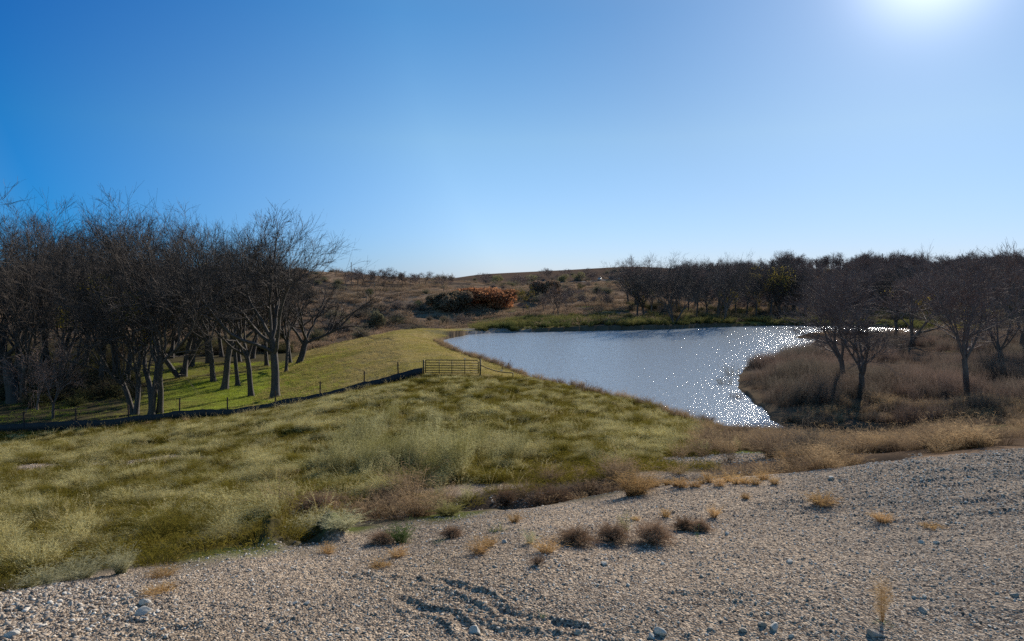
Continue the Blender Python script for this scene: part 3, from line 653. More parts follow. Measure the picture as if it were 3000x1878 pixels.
lw = mk(tuft, 5, n=70, rad=.28, h=.13, lean=1.0, width=.007, hairs=2, hair_len=.06, seg=3)
X, Y, u = sample(21000, -1700, 2100, 9.2, 60, .75); sd = pond_sd(X, Y); bare = np.zeros(len(X))
for w_ in WASH: p_ = at(w_[0], w_[1]); bare = np.maximum(bare, np.exp(-(((X - p_[0]) / w_[2]) ** 2 + ((Y - p_[1]) / w_[3]) ** 2)))
keep = (Y > gravelY(u) + .3 + sst(u, 850, 1150) * 3.0 + .8 * fbm(X / 1.2, Y / 1.2, 3, 141)) & (Y < np.where(u < 1240, fenceY(u) - .4, 60.0)) & (sd > .4) & (bare < .5)
do_scatter("low_meadow_grass", "matted low grass under the taller meadow tufts", X[keep], Y[keep], .7, 1.4, lw, M['low'], .1, (.7, 1.4))

sv_ = mk(tuft, 5, n=9, rad=.15, h=.75, lean=.55, width=.010, hairs=14, bias=(-.25, 0), hair_len=.07, hvar=.3)
X, Y, u = sample(1700, -700, 2060, 11, 56, .9); keep = (Y > gravelY(u) + 1 + sst(u, 850, 1150) * 3.4) & (Y < np.where(u < 1240, fenceY(u) - 2, 58)) & (pond_sd(X, Y) > .6) & (fbm(X / 3, Y / 3, 2, 147) > -.05)
do_scatter("seed_stalks", "pale seed stalks sticking out of the meadow grass", X[keep], Y[keep], .45, .85, sv_, M['straw'], .15)

# tall feathery weeds in the middle
wv = mk(tuft, 5, n=60, rad=.20, h=1.15, lean=.20, width=.008, hairs=14, bias=(-.06, 0), hair_len=.09, droop=.2, hvar=.25)
X, Y, u = sample(2800, 860, 1560, 17.5, 38, .6)
cl = fbm(X / 1.6, Y / 1.6, 3, 150)
lo = np.interp(u, [860, 1000, 1300, 1560], [23, 18.8, 19.2, 23]); hi = np.interp(u, [860, 1100, 1250, 1560], [27, 38, 36, 27]); ed = np.minimum(sst(u, 860, 1100), 1 - sst(u, 1200, 1560)) * sst(hi - Y, 0, 18)
keep = (Y > lo) & (Y < hi) & (rng.uniform(0, 1, len(X)) < (.5 + 1.3 * cl) * (.10 + .90 * ed)); X, Y, cl = X[keep], Y[keep], cl[keep] - .35 * (1 - ed[keep])
do_scatter("tall_weeds", "tall feathery grey-green weeds standing above the meadow grass", X, Y, 0, 0, wv, M['weed'], .08, (.9, 1.2), True, (.60 + .65 * cl + rng.normal(0, .14, len(cl))).clip(.25, 1.05))

# dry brush on the slope between gravel pad and pond, and along the gully
bv = mk(tuft, 5, n=80, rad=.15, h=.38, lean=.8, width=.007, hairs=4, hair_len=.09, droop=.3)
X, Y, u = sample(11000, 1900, 4200, 17, 52, .5); sd = pond_sd(X, Y); cl = fbm(X / 2.2, Y / 2.2, 3, 160)
lo = gravelY(u) + .6 + 1.2 * fbm(X / 1.5, Y / 1.5, 3, 163)
rl = np.interp(Y, [15, 20, 30, 48], [1930, 1960, 2040, 2060]); bare = np.exp(-(((X - at(2120, 1340)[0]) / 3) ** 2 + ((Y - at(2120, 1340)[1]) / 2) ** 2))
keep = (Y > lo) & (sd > .3) & (u > rl) & ~in_pools(X, Y) & ((bare < .5) | (rng.uniform(0, 1, len(X)) < .4)) & (rng.uniform(0, 1, len(X)) < .16 + 2.0 * cl)
X1, Y1, c1 = X[keep], Y[keep], cl[keep]
X, Y, u = sample(1500, 780, 2000, 13, 22, .5); cl = fbm(X / 1.0, Y / 1.0, 3, 165); off = Y - gravelY(u)
keep = (off > .35) & (off < 4.6) & (np.abs(off - np.where(u < 1500, 2.6, 1.7)) > .55) & (rng.uniform(0, 1, len(X)) < .02 + 1.3 * cl); X2, Y2, c2 = X[keep], Y[keep], cl[keep]
X, Y, u = sample(620, -300, 1240, 47, 60, 1); keep = np.abs(Y - fenceY(u) + 1.5) < .5; X3, Y3 = X[keep], Y[keep]
X = np.concatenate([X1, X2, X3]); Y = np.concatenate([Y1, Y2, Y3]); c_ = np.concatenate([c1, c2 - .15, np.full(len(X3), -.35)])
do_scatter("dry_brush", "tan and brown dry brush between the gravel and the pond", X, Y, 0, 0, bv, M['brush'], .15, (.7, 1.2), True, (.95 + 1.0 * c_ + rng.normal(0, .15, len(c_))).clip(.35, 1.7))

# brown reeds on the point right of the pond
rv = mk(tuft, 6, n=55, rad=.42, h=.92, lean=.12, width=.013, hairs=3, hair_len=.12, droop=.05, hvar=.42)
X, Y, u = sample(18000, 2100, 4100, 44, 112, .8); sd = pond_sd(X, Y); cl = fbm(X / 6, Y / 6, 3, 170)
keep = (sd > .5) & ~in_pools(X, Y) & (rng.uniform(0, 1, len(X)) < .60 + 2.0 * cl) & ((Y > 50) | (cl > .05)); X, Y, cl, sd = X[keep], Y[keep], cl[keep], sd[keep]
do_scatter("dry_reeds", "reddish brown dry reeds covering the point right of the pond", X, Y, 0, 0, rv, M['reed'], .05, (.8, 1.15), True, (.85 + .7 * cl + .1 * sst(sd, 0, 6)).clip(.3, 1.4))

# short turf: lawn below the dam and on the dam
lv = mk(tuft, 4, n=60, rad=.5, h=.10, lean=.5, width=.014, hairs=0, seg=2)
X, Y, u = sample(9000, -300, 1130, 50, 100, .6); nb = fbm(X / 9, Y / 9, 4, 111)
keep = (Y > fenceY(u) + .5) & (rng.uniform(0, 1, len(X)) < (.25 + .75 * sst(u, 350, 560)) * (1 - sst(u + 120 * fbm(X / 4, Y / 4, 2, 77), 900, 1080))); X, Y = X[keep], Y[keep]
do_scatter("lawn_grass", "short bright green grass under the bare trees", X, Y, .7, 1.4, lv, M['lawn'], .05, (.7, 1.4))
X, Y, u = sample(26000, 500, 1650, 58, 135, .3); dd_, _ = seg_dist(X, Y, CREST); sd = pond_sd(X, Y)
keep = (dd_ < 17) & (sd > .4) & (Y > np.where(u < 1240, fenceY(u) + .5, 60)); X, Y = X[keep], Y[keep]
do_scatter("dam_grass", "close-cropped khaki grass on the earth dam", X, Y, .6, 1.3, lv, M['damgrass'], .05, (.6, 1.2))
sv = mk(tuft, 4, n=60, rad=.2, h=.45, lean=.5, width=.010, hairs=4, hair_len=.09)
si = rng.integers(0, 15, 420); tt = rng.uniform(0, 1, 420); X = []; Y = []
for i, q in zip(si, tt):
    i = i % 11; a, b = POND[i], POND[i + 1]; X.append(a[0] + (b[0] - a[0]) * q); Y.append(a[1] + (b[1] - a[1]) * q)
X = np.array(X) - rng.uniform(.1, 1.3, len(X)); Y = np.array(Y) - rng.uniform(.1, 1.0, len(Y))
do_scatter("shore_grass", "thin brown grass fringing the near shore of the pond", X, Y, .5, 1.15, sv, M['brush'], .1)

# far bank weeds, hillside grass, scrub
X, Y, u = sample(5200, 1380, 3300, 128, 165, 0); sd = pond_sd(X, Y)
keep = (sd > .2) & (sd < 22 * (1 - .3 * sst(u, 1900, 2100))) & (rng.uniform(0, 1, len(X)) < .7 + 1.2 * fbm(X / 8, Y / 8, 2, 180)); X, Y, sd = X[keep], Y[keep], sd[keep]
gv = mk(tuft, 4, n=90, rad=.7, h=.9, lean=.4, width=.05, hairs=4, hair_len=.25)
do_scatter("bank_weeds", "yellow-green weeds along the far bank of the pond", X, Y, .35, .95, gv, M['bankgreen'], .08)
hv = mk(tuft, 4, n=80, rad=1.2, h=.55, lean=.5, width=.06, hairs=2, hair_len=.2)
X, Y, u = sample(30000, -600, 3500, 112, 430, .1); sd = pond_sd(X, Y); dd_, _ = seg_dist(X, Y, CREST); cl = fbm(X / 13, Y / 9, 3, 190)
keep = (sd > 3) & (dd_ > 14) & (rng.uniform(0, 1, len(X)) < .6 + 1.1 * cl); X, Y = X[keep], Y[keep]
do_scatter("hillside_grass", "dry mauve-brown grass on the rolling hillsides", X, Y, .6, 1.5, hv, M['hillgrass'], .08, (.6, 1.2))
cv_ = mk(twigball, 4, n=170, rx=1.5, rz=.9, width=.05, seg=4, wig=.35)
X, Y, u = sample(2600, -300, 3300, 118, 480, .5); sd = pond_sd(X, Y); cl = fbm(X / 20, Y / 14, 3, 200)
creek = seg_dist(X, Y, [at(*q)[:2] for q in ((700,1000),(860,985),(1000,960),(1110,965),(1180,945),(1300,905),(1380,880))])[0]
keep = (sd > 8) & (((cl > .09) & (rng.uniform(0, 1, len(X)) < .5)) | ((creek < 9) & (rng.uniform(0, 1, len(X)) < .85)) | (rng.uniform(0, 1, len(X)) < .12))
keep &= ~((u > 1380) & (u < 1800) & (Y < 190))
X, Y = X[keep], Y[keep]
do_scatter("hillside_scrub", "low grey-brown scrub along the creek and slopes", X, Y, .6, 1.7, cv_, M['scrub'], .08, (.7, 1.3))

uv = mk(twigball, 4, n=150, rx=1.2, rz=.9, width=.03, seg=4, wig=.4)
X, Y, u = sample(1500, -900, 900, 60, 120, .5); keep = (rng.uniform(0, 1, len(X)) < (.15 + .85 * (1 - sst(u, 150, 480))) * sst(Y, 62, 72) * (u < 420) + .8 * sst(Y, 106, 112)) & (seg_dist(X, Y, CREST)[0] > 17)
X2, Y2, u2 = sample(1400, 1840, 3700, 147, 190, .3); k2 = (pond_sd(X2, Y2) > 4) & (rng.uniform(0, 1, len(X2)) < .55 + 1.5 * fbm(X2 / 7, Y2 / 7, 2, 222)); X = np.concatenate([X[keep], X2[k2]]); Y = np.concatenate([Y[keep], Y2[k2]])
do_scatter("undergrowth", "dark tangled undergrowth beneath the bare trees", X, Y, .5, 1.25, uv, M['under'], .1, (.7, 1.4))

# ------------------------------------------------------------------ bare trees
def rot_about(v, ax, ang):
    ax = ax / (np.linalg.norm(ax, axis=1, keepdims=True) + 1e-9); c = np.cos(ang)[:, None]; s = np.sin(ang)[:, None]
    return v * c + np.cross(ax, v) * s + ax * (ax * v).sum(1, keepdims=True) * (1 - c)
def grow(rg, S, D, L, r0, r1, K, wander, up):
    B = len(S); P = np.zeros((B, K + 1, 3)); P[:, 0] = S; d = D.copy(); T = np.zeros((B, K + 1, 3)); T[:, 0] = d
    for k in range(K):
        d = d + rg.normal(0, wander, (B, 3)); d[:, 2] += up; d /= np.linalg.norm(d, axis=1, keepdims=True)
        P[:, k + 1] = P[:, k] + d * (L / K)[:, None]; T[:, k + 1] = d
    s = np.linspace(0, 1, K + 1)[None]; R = r0[:, None] * (1 - s) + r1[:, None] * s
    return P, T, R
def kids(rg, P, T, R, L, n, t0, t1, ang, ratio, rr_):
    B, K1, _ = P.shape; K = K1 - 1; t_ = rg.uniform(t0, t1, (B, n)); t_[:, 0] = 1.0; t_[:, 1:2] = np.minimum(1, t1)
    i = np.clip((t_ * K).astype(int), 0, K - 1); f = (t_ * K - i)[..., None]; b = np.arange(B)[:, None]
    S = P[b, i] * (1 - f) + P[b, i + 1] * f; D = T[b, i + 1]; Rr = R[b, i] * (1 - f[..., 0]) + R[b, i + 1] * f[..., 0]
    S = S.reshape(-1, 3); D = D.reshape(-1, 3); Rr = Rr.ravel(); tt = t_.ravel()
    a = np.abs(rg.normal(ang, ang * .3, len(S))); a[tt >= .999] *= .45
    D2 = rot_about(D, np.cross(D, rg.normal(size=D.shape)), a)
    L2 = np.repeat(L, n) * ratio * (1.25 - .55 * tt) * rg.uniform(.5, 1.4, len(S))
    return S, D2, L2, Rr * rr_
def bare_tree(seed, H=15., trunks=1, fork=.22, spread=.55, limbs=5, lean=(0, 0), twigs=4, wid=1.0, up=(.05, .035, .025, .03)):
    """returns dict trunk / crown geometry at unit proportions of H metres"""
    rg = np.random.default_rng(seed)
    S = np.zeros((trunks, 3)); S[:, :2] = rg.normal(0, .22, (trunks, 2)) if trunks > 1 else 0; S[:, 2] = -.25
    D = np.tile([lean[0], lean[1], 1.0], (trunks, 1)) + (rg.normal(0, .22, (trunks, 3)) if trunks > 1 else rg.normal(0, .05, (trunks, 3))); D[:, 2] = 1
    D /= np.linalg.norm(D, axis=1, keepdims=True); L = H * fork * rg.uniform(.8, 1.2, trunks) + .3; r0 = np.full(trunks, H * .0165 * (.8 if trunks > 1 else 1))
    P, T, R = grow(rg, S, D, L, r0, r0 * .78, 7, .05, .02); R[:, 0] *= 1.55; R[:, 1] *= 1.12
    tr = [tubes(P, R, 10)]
    S, D, L1, r1 = kids(rg, P, T, R, L, limbs, .72, 1.0, spread, 1, .62); L1 = H * .40 * rg.uniform(.55, 1.2, len(S)); r1 = r1 * rg.uniform(.7, 1.0, len(S))
    P, T, R = grow(rg, S, D, L1, r1, r1 * .42, 9, .11, up[0]); tr.append(tubes(P, R, 8))
    cr = []
    S, D, L2, r2 = kids(rg, P, T, R, L1, 7, .25, 1.0, .65, .55, .62); r2 = r2 * 1.2; P, T, R = grow(rg, S, D, L2, r2, r2 * .4, 7, .14, up[1]); cr.append(tubes(P, R, 6))
    P2 = P
    S, D, L3, r3 = kids(rg, P, T, R, L2, 6, .15, 1.0, .6, .62, .6); P, T, R = grow(rg, S, D, L3, r3, r3 * .4, 5, .15, up[2]); cr.append(tubes(P, R, 4)); P3 = P
    S, D, L4, r4 = kids(rg, P, T, R, L3, 5, .1, 1.0, .55, .72, .6); r4 = np.maximum(r4, .010 * wid); P, T, R = grow(rg, S, D, L4, r4, r4 * .5, 4, .16, up[3]); cr.append(tubes(P, R, 3)); P4 = P
    S, D, L5, r5 = kids(rg, P, T, R, L4, twigs, .1, 1.0, .5, .72, .6); r5 = np.maximum(r5, .0065 * wid); P, T, R = grow(rg, S, D, L5, r5, r5 * .6, 2, .15, .04)
    cr.append(ribbons(P, R * 2, rg))
    tv, tf, _ = join([(a, b) for a, b in tr]); cvv, cf, _ = join([(a, b) for a, b in cr])
    s = H / np.percentile(cvv[:, 2], 98.5); s = np.clip(s, .6, 1.6)
    return dict(trunk=(tv * s, tf), crown=(cvv * s, cf), tips=P4[:, -1] * s, mid=P3[:, -1] * s)
def leaf_bits(rg, pts, n, size, jit=.25):
    if len(pts) == 0: return None
    p = pts[rg.integers(0, len(pts), n)] + rg.normal(0, jit, (n, 3)); a = rg.normal(size=(n, 3)); a /= np.linalg.norm(a, axis=1, keepdims=True)
    b = np.cross(a, rg.normal(size=(n, 3))); b /= np.linalg.norm(b, axis=1, keepdims=True); s = size * rg.uniform(.5, 1.3, (n, 1))
    V = np.stack([p - a * s, p + b * s * .6, p + a * s, p - b * s * .6], 1).reshape(-1, 3); return V, [np.arange(n * 4).reshape(-1, 4)], {'tip': np.repeat(rg.uniform(0, 1, n), 4)}

VAR = {}
def variant(key, warm=False, leaves=0, leafsize=.09, lmat='leaf_yellow', whole=False, **kw):
    d = bare_tree(**kw); b, w = ('bark_warm', 'twig_warm') if warm else ('bark', 'twig')
    e = dict(H=float(np.percentile(d['crown'][0][:, 2], 98.8)), trunk=mesh("trunk", d['trunk'][0], d['trunk'][1], M[b], True), crown=mesh("crown", d['crown'][0], d['crown'][1], M[w], False), raw=d)
    if leaves:
        rg = np.random.default_rng(kw['seed'] + 5); pt = d['tips']
        if not whole:
            c = pt[rg.integers(0, len(pt), 7)]; c = c[c[:, 2] < e['H'] * .72] if (c[:, 2] < e['H'] * .72).any() else c
            dist = np.min(np.linalg.norm(pt[:, None] - c[None], axis=2), 1); pt = pt[dist < e['H'] * .085]
        lb = leaf_bits(rg, pt, leaves, leafsize, .22)
        if lb: e['leaves'] = mesh("leaves", lb[0], lb[1], M[lmat], False, lb[2])
    VAR[key] = e
variant('A', seed=1, H=16, fork=.20, spread=.70, limbs=5)
variant('B', seed=2, H=16, fork=.22, spread=.68, limbs=6, leaves=500)
variant('B2', seed=42, H=16, fork=.22, spread=.72, limbs=7, twigs=6)
variant('C', seed=3, H=16, trunks=3, fork=.25, spread=.55, limbs=5)
variant('D', seed=4, H=17, fork=.28, spread=.62, limbs=6, up=(.06, .04, .03, .03))
variant('E', seed=5, H=15, trunks=2, fork=.18, spread=.70, limbs=5, leaves=700)
variant('G', seed=6, H=12, fork=.16, spread=.6, limbs=5, lean=(.25, 0), up=(.04, .03, .03, .03))
variant('W1', warm=True, seed=11, H=11, fork=.17, spread=.62, limbs=6, twigs=6)
variant('W2', warm=True, seed=12, H=11, fork=.20, spread=.58, limbs=6, twigs=6)
variant('W3', warm=True, seed=13, H=12, trunks=2, fork=.16, spread=.6, limbs=4, leaves=900, twigs=6)
variant('W4', warm=True, seed=14, H=12, fork=.22, spread=.5, limbs=6, twigs=6, wid=1.6)
variant('S1', seed=21, H=7, fork=.2, spread=.5, limbs=3, twigs=3, wid=1.5, warm=True)
variant('S2', seed=22, H=7, fork=.15, spread=.6, limbs=4, twigs=3, wid=1.5, warm=True)
variant('L1', seed=31, H=12, fork=.22, spread=.5, limbs=5, leaves=2200, leafsize=.12, whole=True, wid=1.5)

def tree(key, px, py, top, label, group=None, rz=None, wide=1.0, cat="tree", tilt=0.0, name="bare_tree", p=None):
    """a tree whose foot stands on the ground seen at (px, py) and whose crown reaches row `top` there"""
    if p is None: p = at(px, py)
    Hm = (py - top) / F * p[1]; v = VAR[key]; s = Hm / v['H']
    r = bpy.data.objects.new(name, None); col.objects.link(r); r.empty_display_size = .5
    r.location = (p[0], p[1], p[2]); r.scale = (s * wide, s * wide, s)
    r.rotation_euler = (0, tilt, random.uniform(0, 6.28) if rz is None else rz)
    r['label'] = label; r['category'] = cat
    if group: r['group'] = group
    for part in ('trunk', 'crown', 'leaves'):
        if part in v: link(part, v[part], r)
    return r

LG = "bare trees of the grove below the dam"
for a in [
 ('C', 440, 1217, 640, "pale-barked bare tree with forked low trunk, nearest the fence in the grove", 1.0),
 ('E', 398, 1213, 655, "dark leaning multi-stemmed bare tree touching the forked pale one by the fence", .9),
 ('B2', 806, 1164, 636, "tallest broad bare tree at the grove's right end on green grass", 1.1),
 ('D', 737, 1161, 700, "bare tree with low side limb left of the grove's tall end tree", .85),
 ('D', 657, 1140, 650, "straight thick-trunked bare tree amid the sunlit green grass", .95),
 ('A', 697, 1129, 690, "bare tree with single straight trunk behind the sunlit green patch", .8),
 ('D', 626, 1119, 660, "slim dark trunk tree at the left edge of the sunlit green patch", .8),
 ('C', 534, 1106, 660, "cluster-stemmed bare tree deep in the middle of the grove", 1.1),
 ('G', 873, 1066, 735, "slender bare tree leaning right past the grove onto the dam slope", 1.3),
 ('B', 850, 1066, 700, "thin bare tree just left of the right-leaning one", .8),
 ('A', 838, 1090, 720, "short bare tree between the tall end tree and the leaning one", .7),
 ('D', 782, 1072, 690, "thin bare trunk far behind the grove's tall end tree", .7),
 ('B', 40, 1180, 598, "huge dark bare tree filling the left edge of the picture", 1.25),
 ('C', 75, 1178, 640, "dark multi-stemmed bare tree beside the huge one at the left edge", 1.0),
 ('A', 294, 1142, 690, "dark bare tree with twisted trunk in the shaded grove floor", .95),
 ('D', 340, 1135, 670, "upright dark tree standing close beside the twisted trunk in shade", .85),
 ('E', 187, 1128, 690, "bare tree with long low horizontal limb in the shaded left grove", 1.1),
 ('B', 370, 1132, 665, "slim bare tree right of the upright dark pair in the grove", .8),
 ('A', 310, 1110, 680, "small-trunked bare tree behind the twisted dark pair", .9)]:
    tree(a[0], a[1], a[2], a[3], a[4], LG, wide=a[5])
tree('S2', 153, 1228, 1010, "thin spindly sapling close to the fence at far left", None, name="sapling", cat="sapling")
tree('S1', 109, 1202, 1050, "shorter thin sapling left of the spindly one near the fence", None, name="sapling", cat="sapling")
for k, (px, py, tp, ky) in enumerate([(470,1090,660,'D'),(250,1080,690,'A'),(120,1090,640,'C'),(10,1085,610,'D'),(560,1075,690,'B'),(610,1065,690,'A'),(410,1070,650,'A'),(700,1060,700,'D'),
        (340,1060,690,'B'),(190,1055,700,'E'),(60,1055,650,'A'),(500,1050,680,'C'),(740,1050,740,'B'),(-90,1170,600,'A'),(-200,1190,610,'D'),(-150,1090,640,'C'),(650,1045,720,'A'),(-300,1120,640,'E')]):
    tree(ky, px, py, tp, "dark bare tree crowded in the back of the left grove", "bare trees at the back of the left grove", wide=.95)

RG = "bare trees on the right bank"
for a in [
 ('W1', 2523, 1158, 790, "broad bare tree with low forked trunk standing in reeds right of the pond", 1.15),
 ('W2', 2471, 1132, 800, "bare tree just behind and left of the forked one right of the pond", 1.15),
 ('W2', 2831, 1140, 760, "upright vase-shaped bare tree amid brown reeds near the right edge", 1.1),
 ('W3', 2669, 1011, 770, "thick-trunked bare tree at the end of the glinting inlet", 1.4),
 ('W4', 2990, 1040, 700, "tall dark bare tree at the right edge of the picture", 1.2),
 ('W1', 2935, 1075, 800, "bare tree with sprawling low limbs left of the tall one at right edge", 1.2)]:
    tree(a[0], a[1], a[2], a[3], a[4], RG, wide=a[5])
FB = "bare trees in a row on the far bank"
for a in [
 ('D', 1866, 938, 772, "leftmost tall bare tree of the far bank row", .9),
 ('B', 1888, 934, 765, "tall bare tree leaning against the leftmost of the far bank row", 1.0),
 ('C', 1974, 949, 760, "multi-trunked tree at the waterline with green leaf remnants, far bank", 1.0),
 ('A', 2040, 935, 762, "clear single-trunked tree with a wide fork on the far bank", .9),
 ('D', 2101, 940, 752, "dense dark tree reaching the waterline, centre of far bank", 1.0),
 ('B', 2122, 945, 768, "pale-trunked leaning tree at the waterline, centre of far bank", .9),
 ('A', 2156, 929, 765, "slim dark tree right of the pale leaning trunk on the far bank", .8),
 ('D', 2187, 928, 775, "thin straight tree with yellow leaf patch beside it on far bank", .7),
 ('A', 2213, 937, 770, "grey single-trunked tree in front of the yellow-leafed one", .8),
 ('C', 2320, 925, 760, "broad dark tree right of the yellow-leafed tree on the far bank", 1.1),
 ('W4', 2362, 915, 762, "dark straight-trunked tree before a sunlit brown gap, far bank", 1.0)]:
    tree(a[0], a[1], a[2], a[3], a[4], FB, wide=a[5])
tree('L1', 2258, 932, 782, "round-crowned tree with golden yellow leaves on the far bank", None, wide=1.0, name="leafy_tree")
tree('L1', 1533, 922, 842, "narrow tree with bright yellow-green top beside the rust thicket", None, wide=.7, name="leafy_tree")
for a in [('S2', 1636, 922, 838, "triple-stemmed bare tree alone above the green bank", 1.1), ('S1', 1622, 923, 850, "thin bare tree left of the triple-stemmed one", .9), ('S2', 1593, 919, 860, "small rounded bare tree on the slope left of the triple-stemmed one", 1.0),
          ('S1', 1660, 917, 850, "bare tree just right of the triple-stemmed one", 1.0), ('S2', 1678, 896, 838, "bare tree higher on the slope behind the triple-stemmed one", 1.0), ('S2', 1719, 904, 862, "low round bare tree between the triple-stemmed and the twin slope trees", 1.1),
          ('S1', 1761, 902, 845, "slim left tree of a pair on the slope under the sunlit knoll", .8), ('S2', 1779, 906, 855, "bushy right tree of a pair on the slope under the sunlit knoll", .9)]:
    tree(a[0], a[1], a[2], a[3], a[4], "small bare trees on the slope above the green bank", wide=a[5])
# hill line trees on the left ridge slope
for k, (px, py, tp) in enumerate([(1010,842,805),(1030,838,800),(1048,836,791),(1070,838,797),(1085,836,800),(1100,838,800),(1122,839,796),(1127,838,792),(1148,840,808),(1165,838,806),(1180,836,803),(1190,840,808),(1203,842,810),(1218,838,808),(1230,838,806),(1245,838,803)]):
    tree(('S1', 'S2')[k % 2], px, py, tp - 6, "small bare tree in the line crossing the left hilltop", "line of small bare trees on the left hilltop", wide=1.2)
rg = np.random.default_rng(31)
for k in range(34):
    px = rg.uniform(1400, 1900); Yd = rg.uniform(300, 470); Xw = (px - CX) / F * Yd; z0 = on(Xw, Yd, False); py = HY + (CAMZ - z0) / Yd * F
    if abs(Yd - 420) < 12: continue
    tree(('S1', 'S2')[k % 2], px, py, py - rg.uniform(4, 7.5) / Yd * F, "small bare tree dotted over the far hill around the road", "small bare trees on the far hill", wide=1.3, p=np.array([Xw, Yd, z0]))
tree('S2', 1300, 852, 807, "lone round bare tree on the skyline saddle between the two hills", None, wide=1.3)
# trees standing behind the right bank
rg = np.random.default_rng(77); cnt = 0
for k in range(64):
    px = rg.uniform(2330, 3250); Yd = rg.uniform(112, 200)
    if k < 24: px = rg.uniform(1820, 2400); Yd = rg.uniform(158, 200)
    Xw = (px - CX) / F * Yd; z0 = on(Xw, Yd, False)
    if z0 < .25 or pond_sd(np.array([Xw]), np.array([Yd]))[0] < 2.5: continue
    py = HY + (CAMZ - z0) / Yd * F; Hm = rg.uniform(9, 13.5)
    tree(['W1', 'W2', 'W4', 'A', 'D', 'W3', 'C'][k % 7], px, py, py - Hm / Yd * F, "purplish bare tree crowded in the wood behind the right bank", "bare trees of the wood behind the right bank", wide=rg.uniform(.95, 1.3), p=np.array([Xw, Yd, z0]))
# the wood on the right ridge reads as one mass
wv = []
for key in ('W4', 'S1', 'S2', 'A'):
    d = VAR[key]['raw']; s = 9.0 / VAR[key]['H']; V, Fc, _ = join([(d['trunk'][0] * s, d['trunk'][1]), (d['crown'][0] * s, d['crown'][1])]); wv.append((V, Fc, {'tip': np.clip(V[:, 2] / 9, 0, 1)}))
X, Y, u = sample(3000, 1830, 3600, 180, 330, .6)
lo = np.interp(u, [1830, 2000, 2200, 3600], [330, 215, 195, 185]); keep = (Y > lo) & (rng.uniform(0, 1, len(X)) < (.95 + .8 * fbm(X / 17, Y / 17, 2, 211)) * (.25 + .75 * sst(u, 1850, 2150)))
do_scatter("distant_wood", "mass of bare purplish trees covering the right-hand ridge", X[keep], Y[keep], 0, 0, wv, M['twig_warm'], .05, (.75, 1.15), True, (.58 + .6 * fbm(X[keep] / 14, Y[keep] / 20, 3, 210) + rng.normal(0, .12, keep.sum())).clip(.25, 1.05))

# ------------------------------------------------------------------ bushes and thickets of the far slopes
def thing_at(name, me, px, py, label, cat, s=1.0, group=None, rz=None, parts=None, fine=True, p=None):
    p = at(px, py, fine and py > 1300) if p is None else p
    ob = link(name, me, None, label, cat, group, None, (p[0], p[1], on(p[0], p[1])))
    ob.scale = (s, s, s) if np.isscalar(s) else s; ob.rotation_euler = (0, 0, random.uniform(0, 6.28) if rz is None else rz); return ob
def bush(name, px, py, wpx, hpx, mat, label, cat="bush", n=1400, group=None, seed=1, size=None, lobes=7):
    p = at(px, py); w = wpx / F * p[1] / 2; h = hpx / F * p[1]; rg = np.random.default_rng(seed); size = size or w * .07
    r = bpy.data.objects.new(name, None); col.objects.link(r); r.location = (p[0], p[1], on(p[0], p[1], False)); r['label'] = label; r['category'] = cat
    if group: r['group'] = group
    V, Fc, A = leafcloud(rg, n, lobes, w * .95, h * .62, size, h * .5, .5); k = h / np.percentile(V[:, 2], 99); V[:, 2] *= k; V[:, 0] *= w / np.percentile(np.abs(V[:, 0]), 97); V[:, 1] *= min(w, h * 1.6) / np.percentile(np.abs(V[:, 1]), 97)
    link("foliage", mesh("foliage", V, Fc, M[mat], False, A), r)
    S = np.zeros((7, 3)); S[:, :2] = rg.normal(0, w * .08, (7, 2)); D = rg.normal(0, .5, (7, 3)); D[:, 2] = 1; D /= np.linalg.norm(D, axis=1, keepdims=True)
    P, T, R = grow(rg, S, D, np.full(7, h * .7), np.full(7, w * .035), np.full(7, w * .01), 5, .12, .02); V2, F2 = tubes(P, R, 5); link("stem", mesh("stem", V2, F2, M['bark'], True), r)
    return r
bush("cedar_bush", 1084, 870, 25, 24, 'cedar', "dark green cedar bush highest on the left hillside", seed=1)
bush("cedar_bush", 1134, 854, 13, 8, 'cedar', "tiny dark cedar bush right of the highest one on the hillside", seed=2, n=700)
bush("cedar_bush", 1220, 902, 36, 22, 'cedar', "wide dark green cedar bush in the middle of the left hillside", seed=3)
bush("cedar_bush", 1699, 848, 27, 16, 'cedar', "dark cedar bush below the parked cars on the far hill", seed=4)
bush("green_bush", 1010, 968, 42, 34, 'pale_green', "light green bush at the creek, behind the dam's left end", seed=5)
bush("green_bush", 1060, 925, 60, 36, 'scrub', "grey-brown thicket above the creek with greenish right edge", seed=6, n=2500)
bush("green_bush", 1110, 962, 70, 45, 'scrub', "dark rounded thicket beside the creek behind the dam", seed=7, n=3000)
bush("willow_bush", 1457, 826, 36, 20, 'pale_green', "pale green bush left of the road on the far hill", seed=8)
bush("willow_bush", 1562, 826, 40, 20, 'pale_green', "pale green bush just left of the dark parked car", seed=9)
bush("willow_bush", 1650, 824, 36, 20, 'pale_green', "roundest pale green bush between the dark car and the white cabin-like truck", seed=10)
bush("willow_bush", 1700, 822, 40, 24, 'pale_green', "pale green bush beside the road, left of the pale pickup", seed=11)
bush("scrub_thicket", 1330, 915, 100, 58, 'thicket', "dark bare thicket filling the gully left of the rust shrubs", "thicket", 4200, seed=12, size=.5)
bush("scrub_thicket", 1580, 868, 110, 46, 'thicket', "dark bare thicket right of the rust-coloured shrubs", "thicket", 3500, seed=13, size=.5)
bush("scrub_thicket", 1280, 900, 60, 40, 'thicket', "smaller dark thicket at the left foot of the gully thicket", "thicket", 1800, seed=15, size=.4)
bush("rust_thicket", 1445, 898, 175, 52, 'sumac', "wide mound of rust orange shrubs above the pond's far end", "thicket", 12000, seed=14, size=.45, lobes=20)

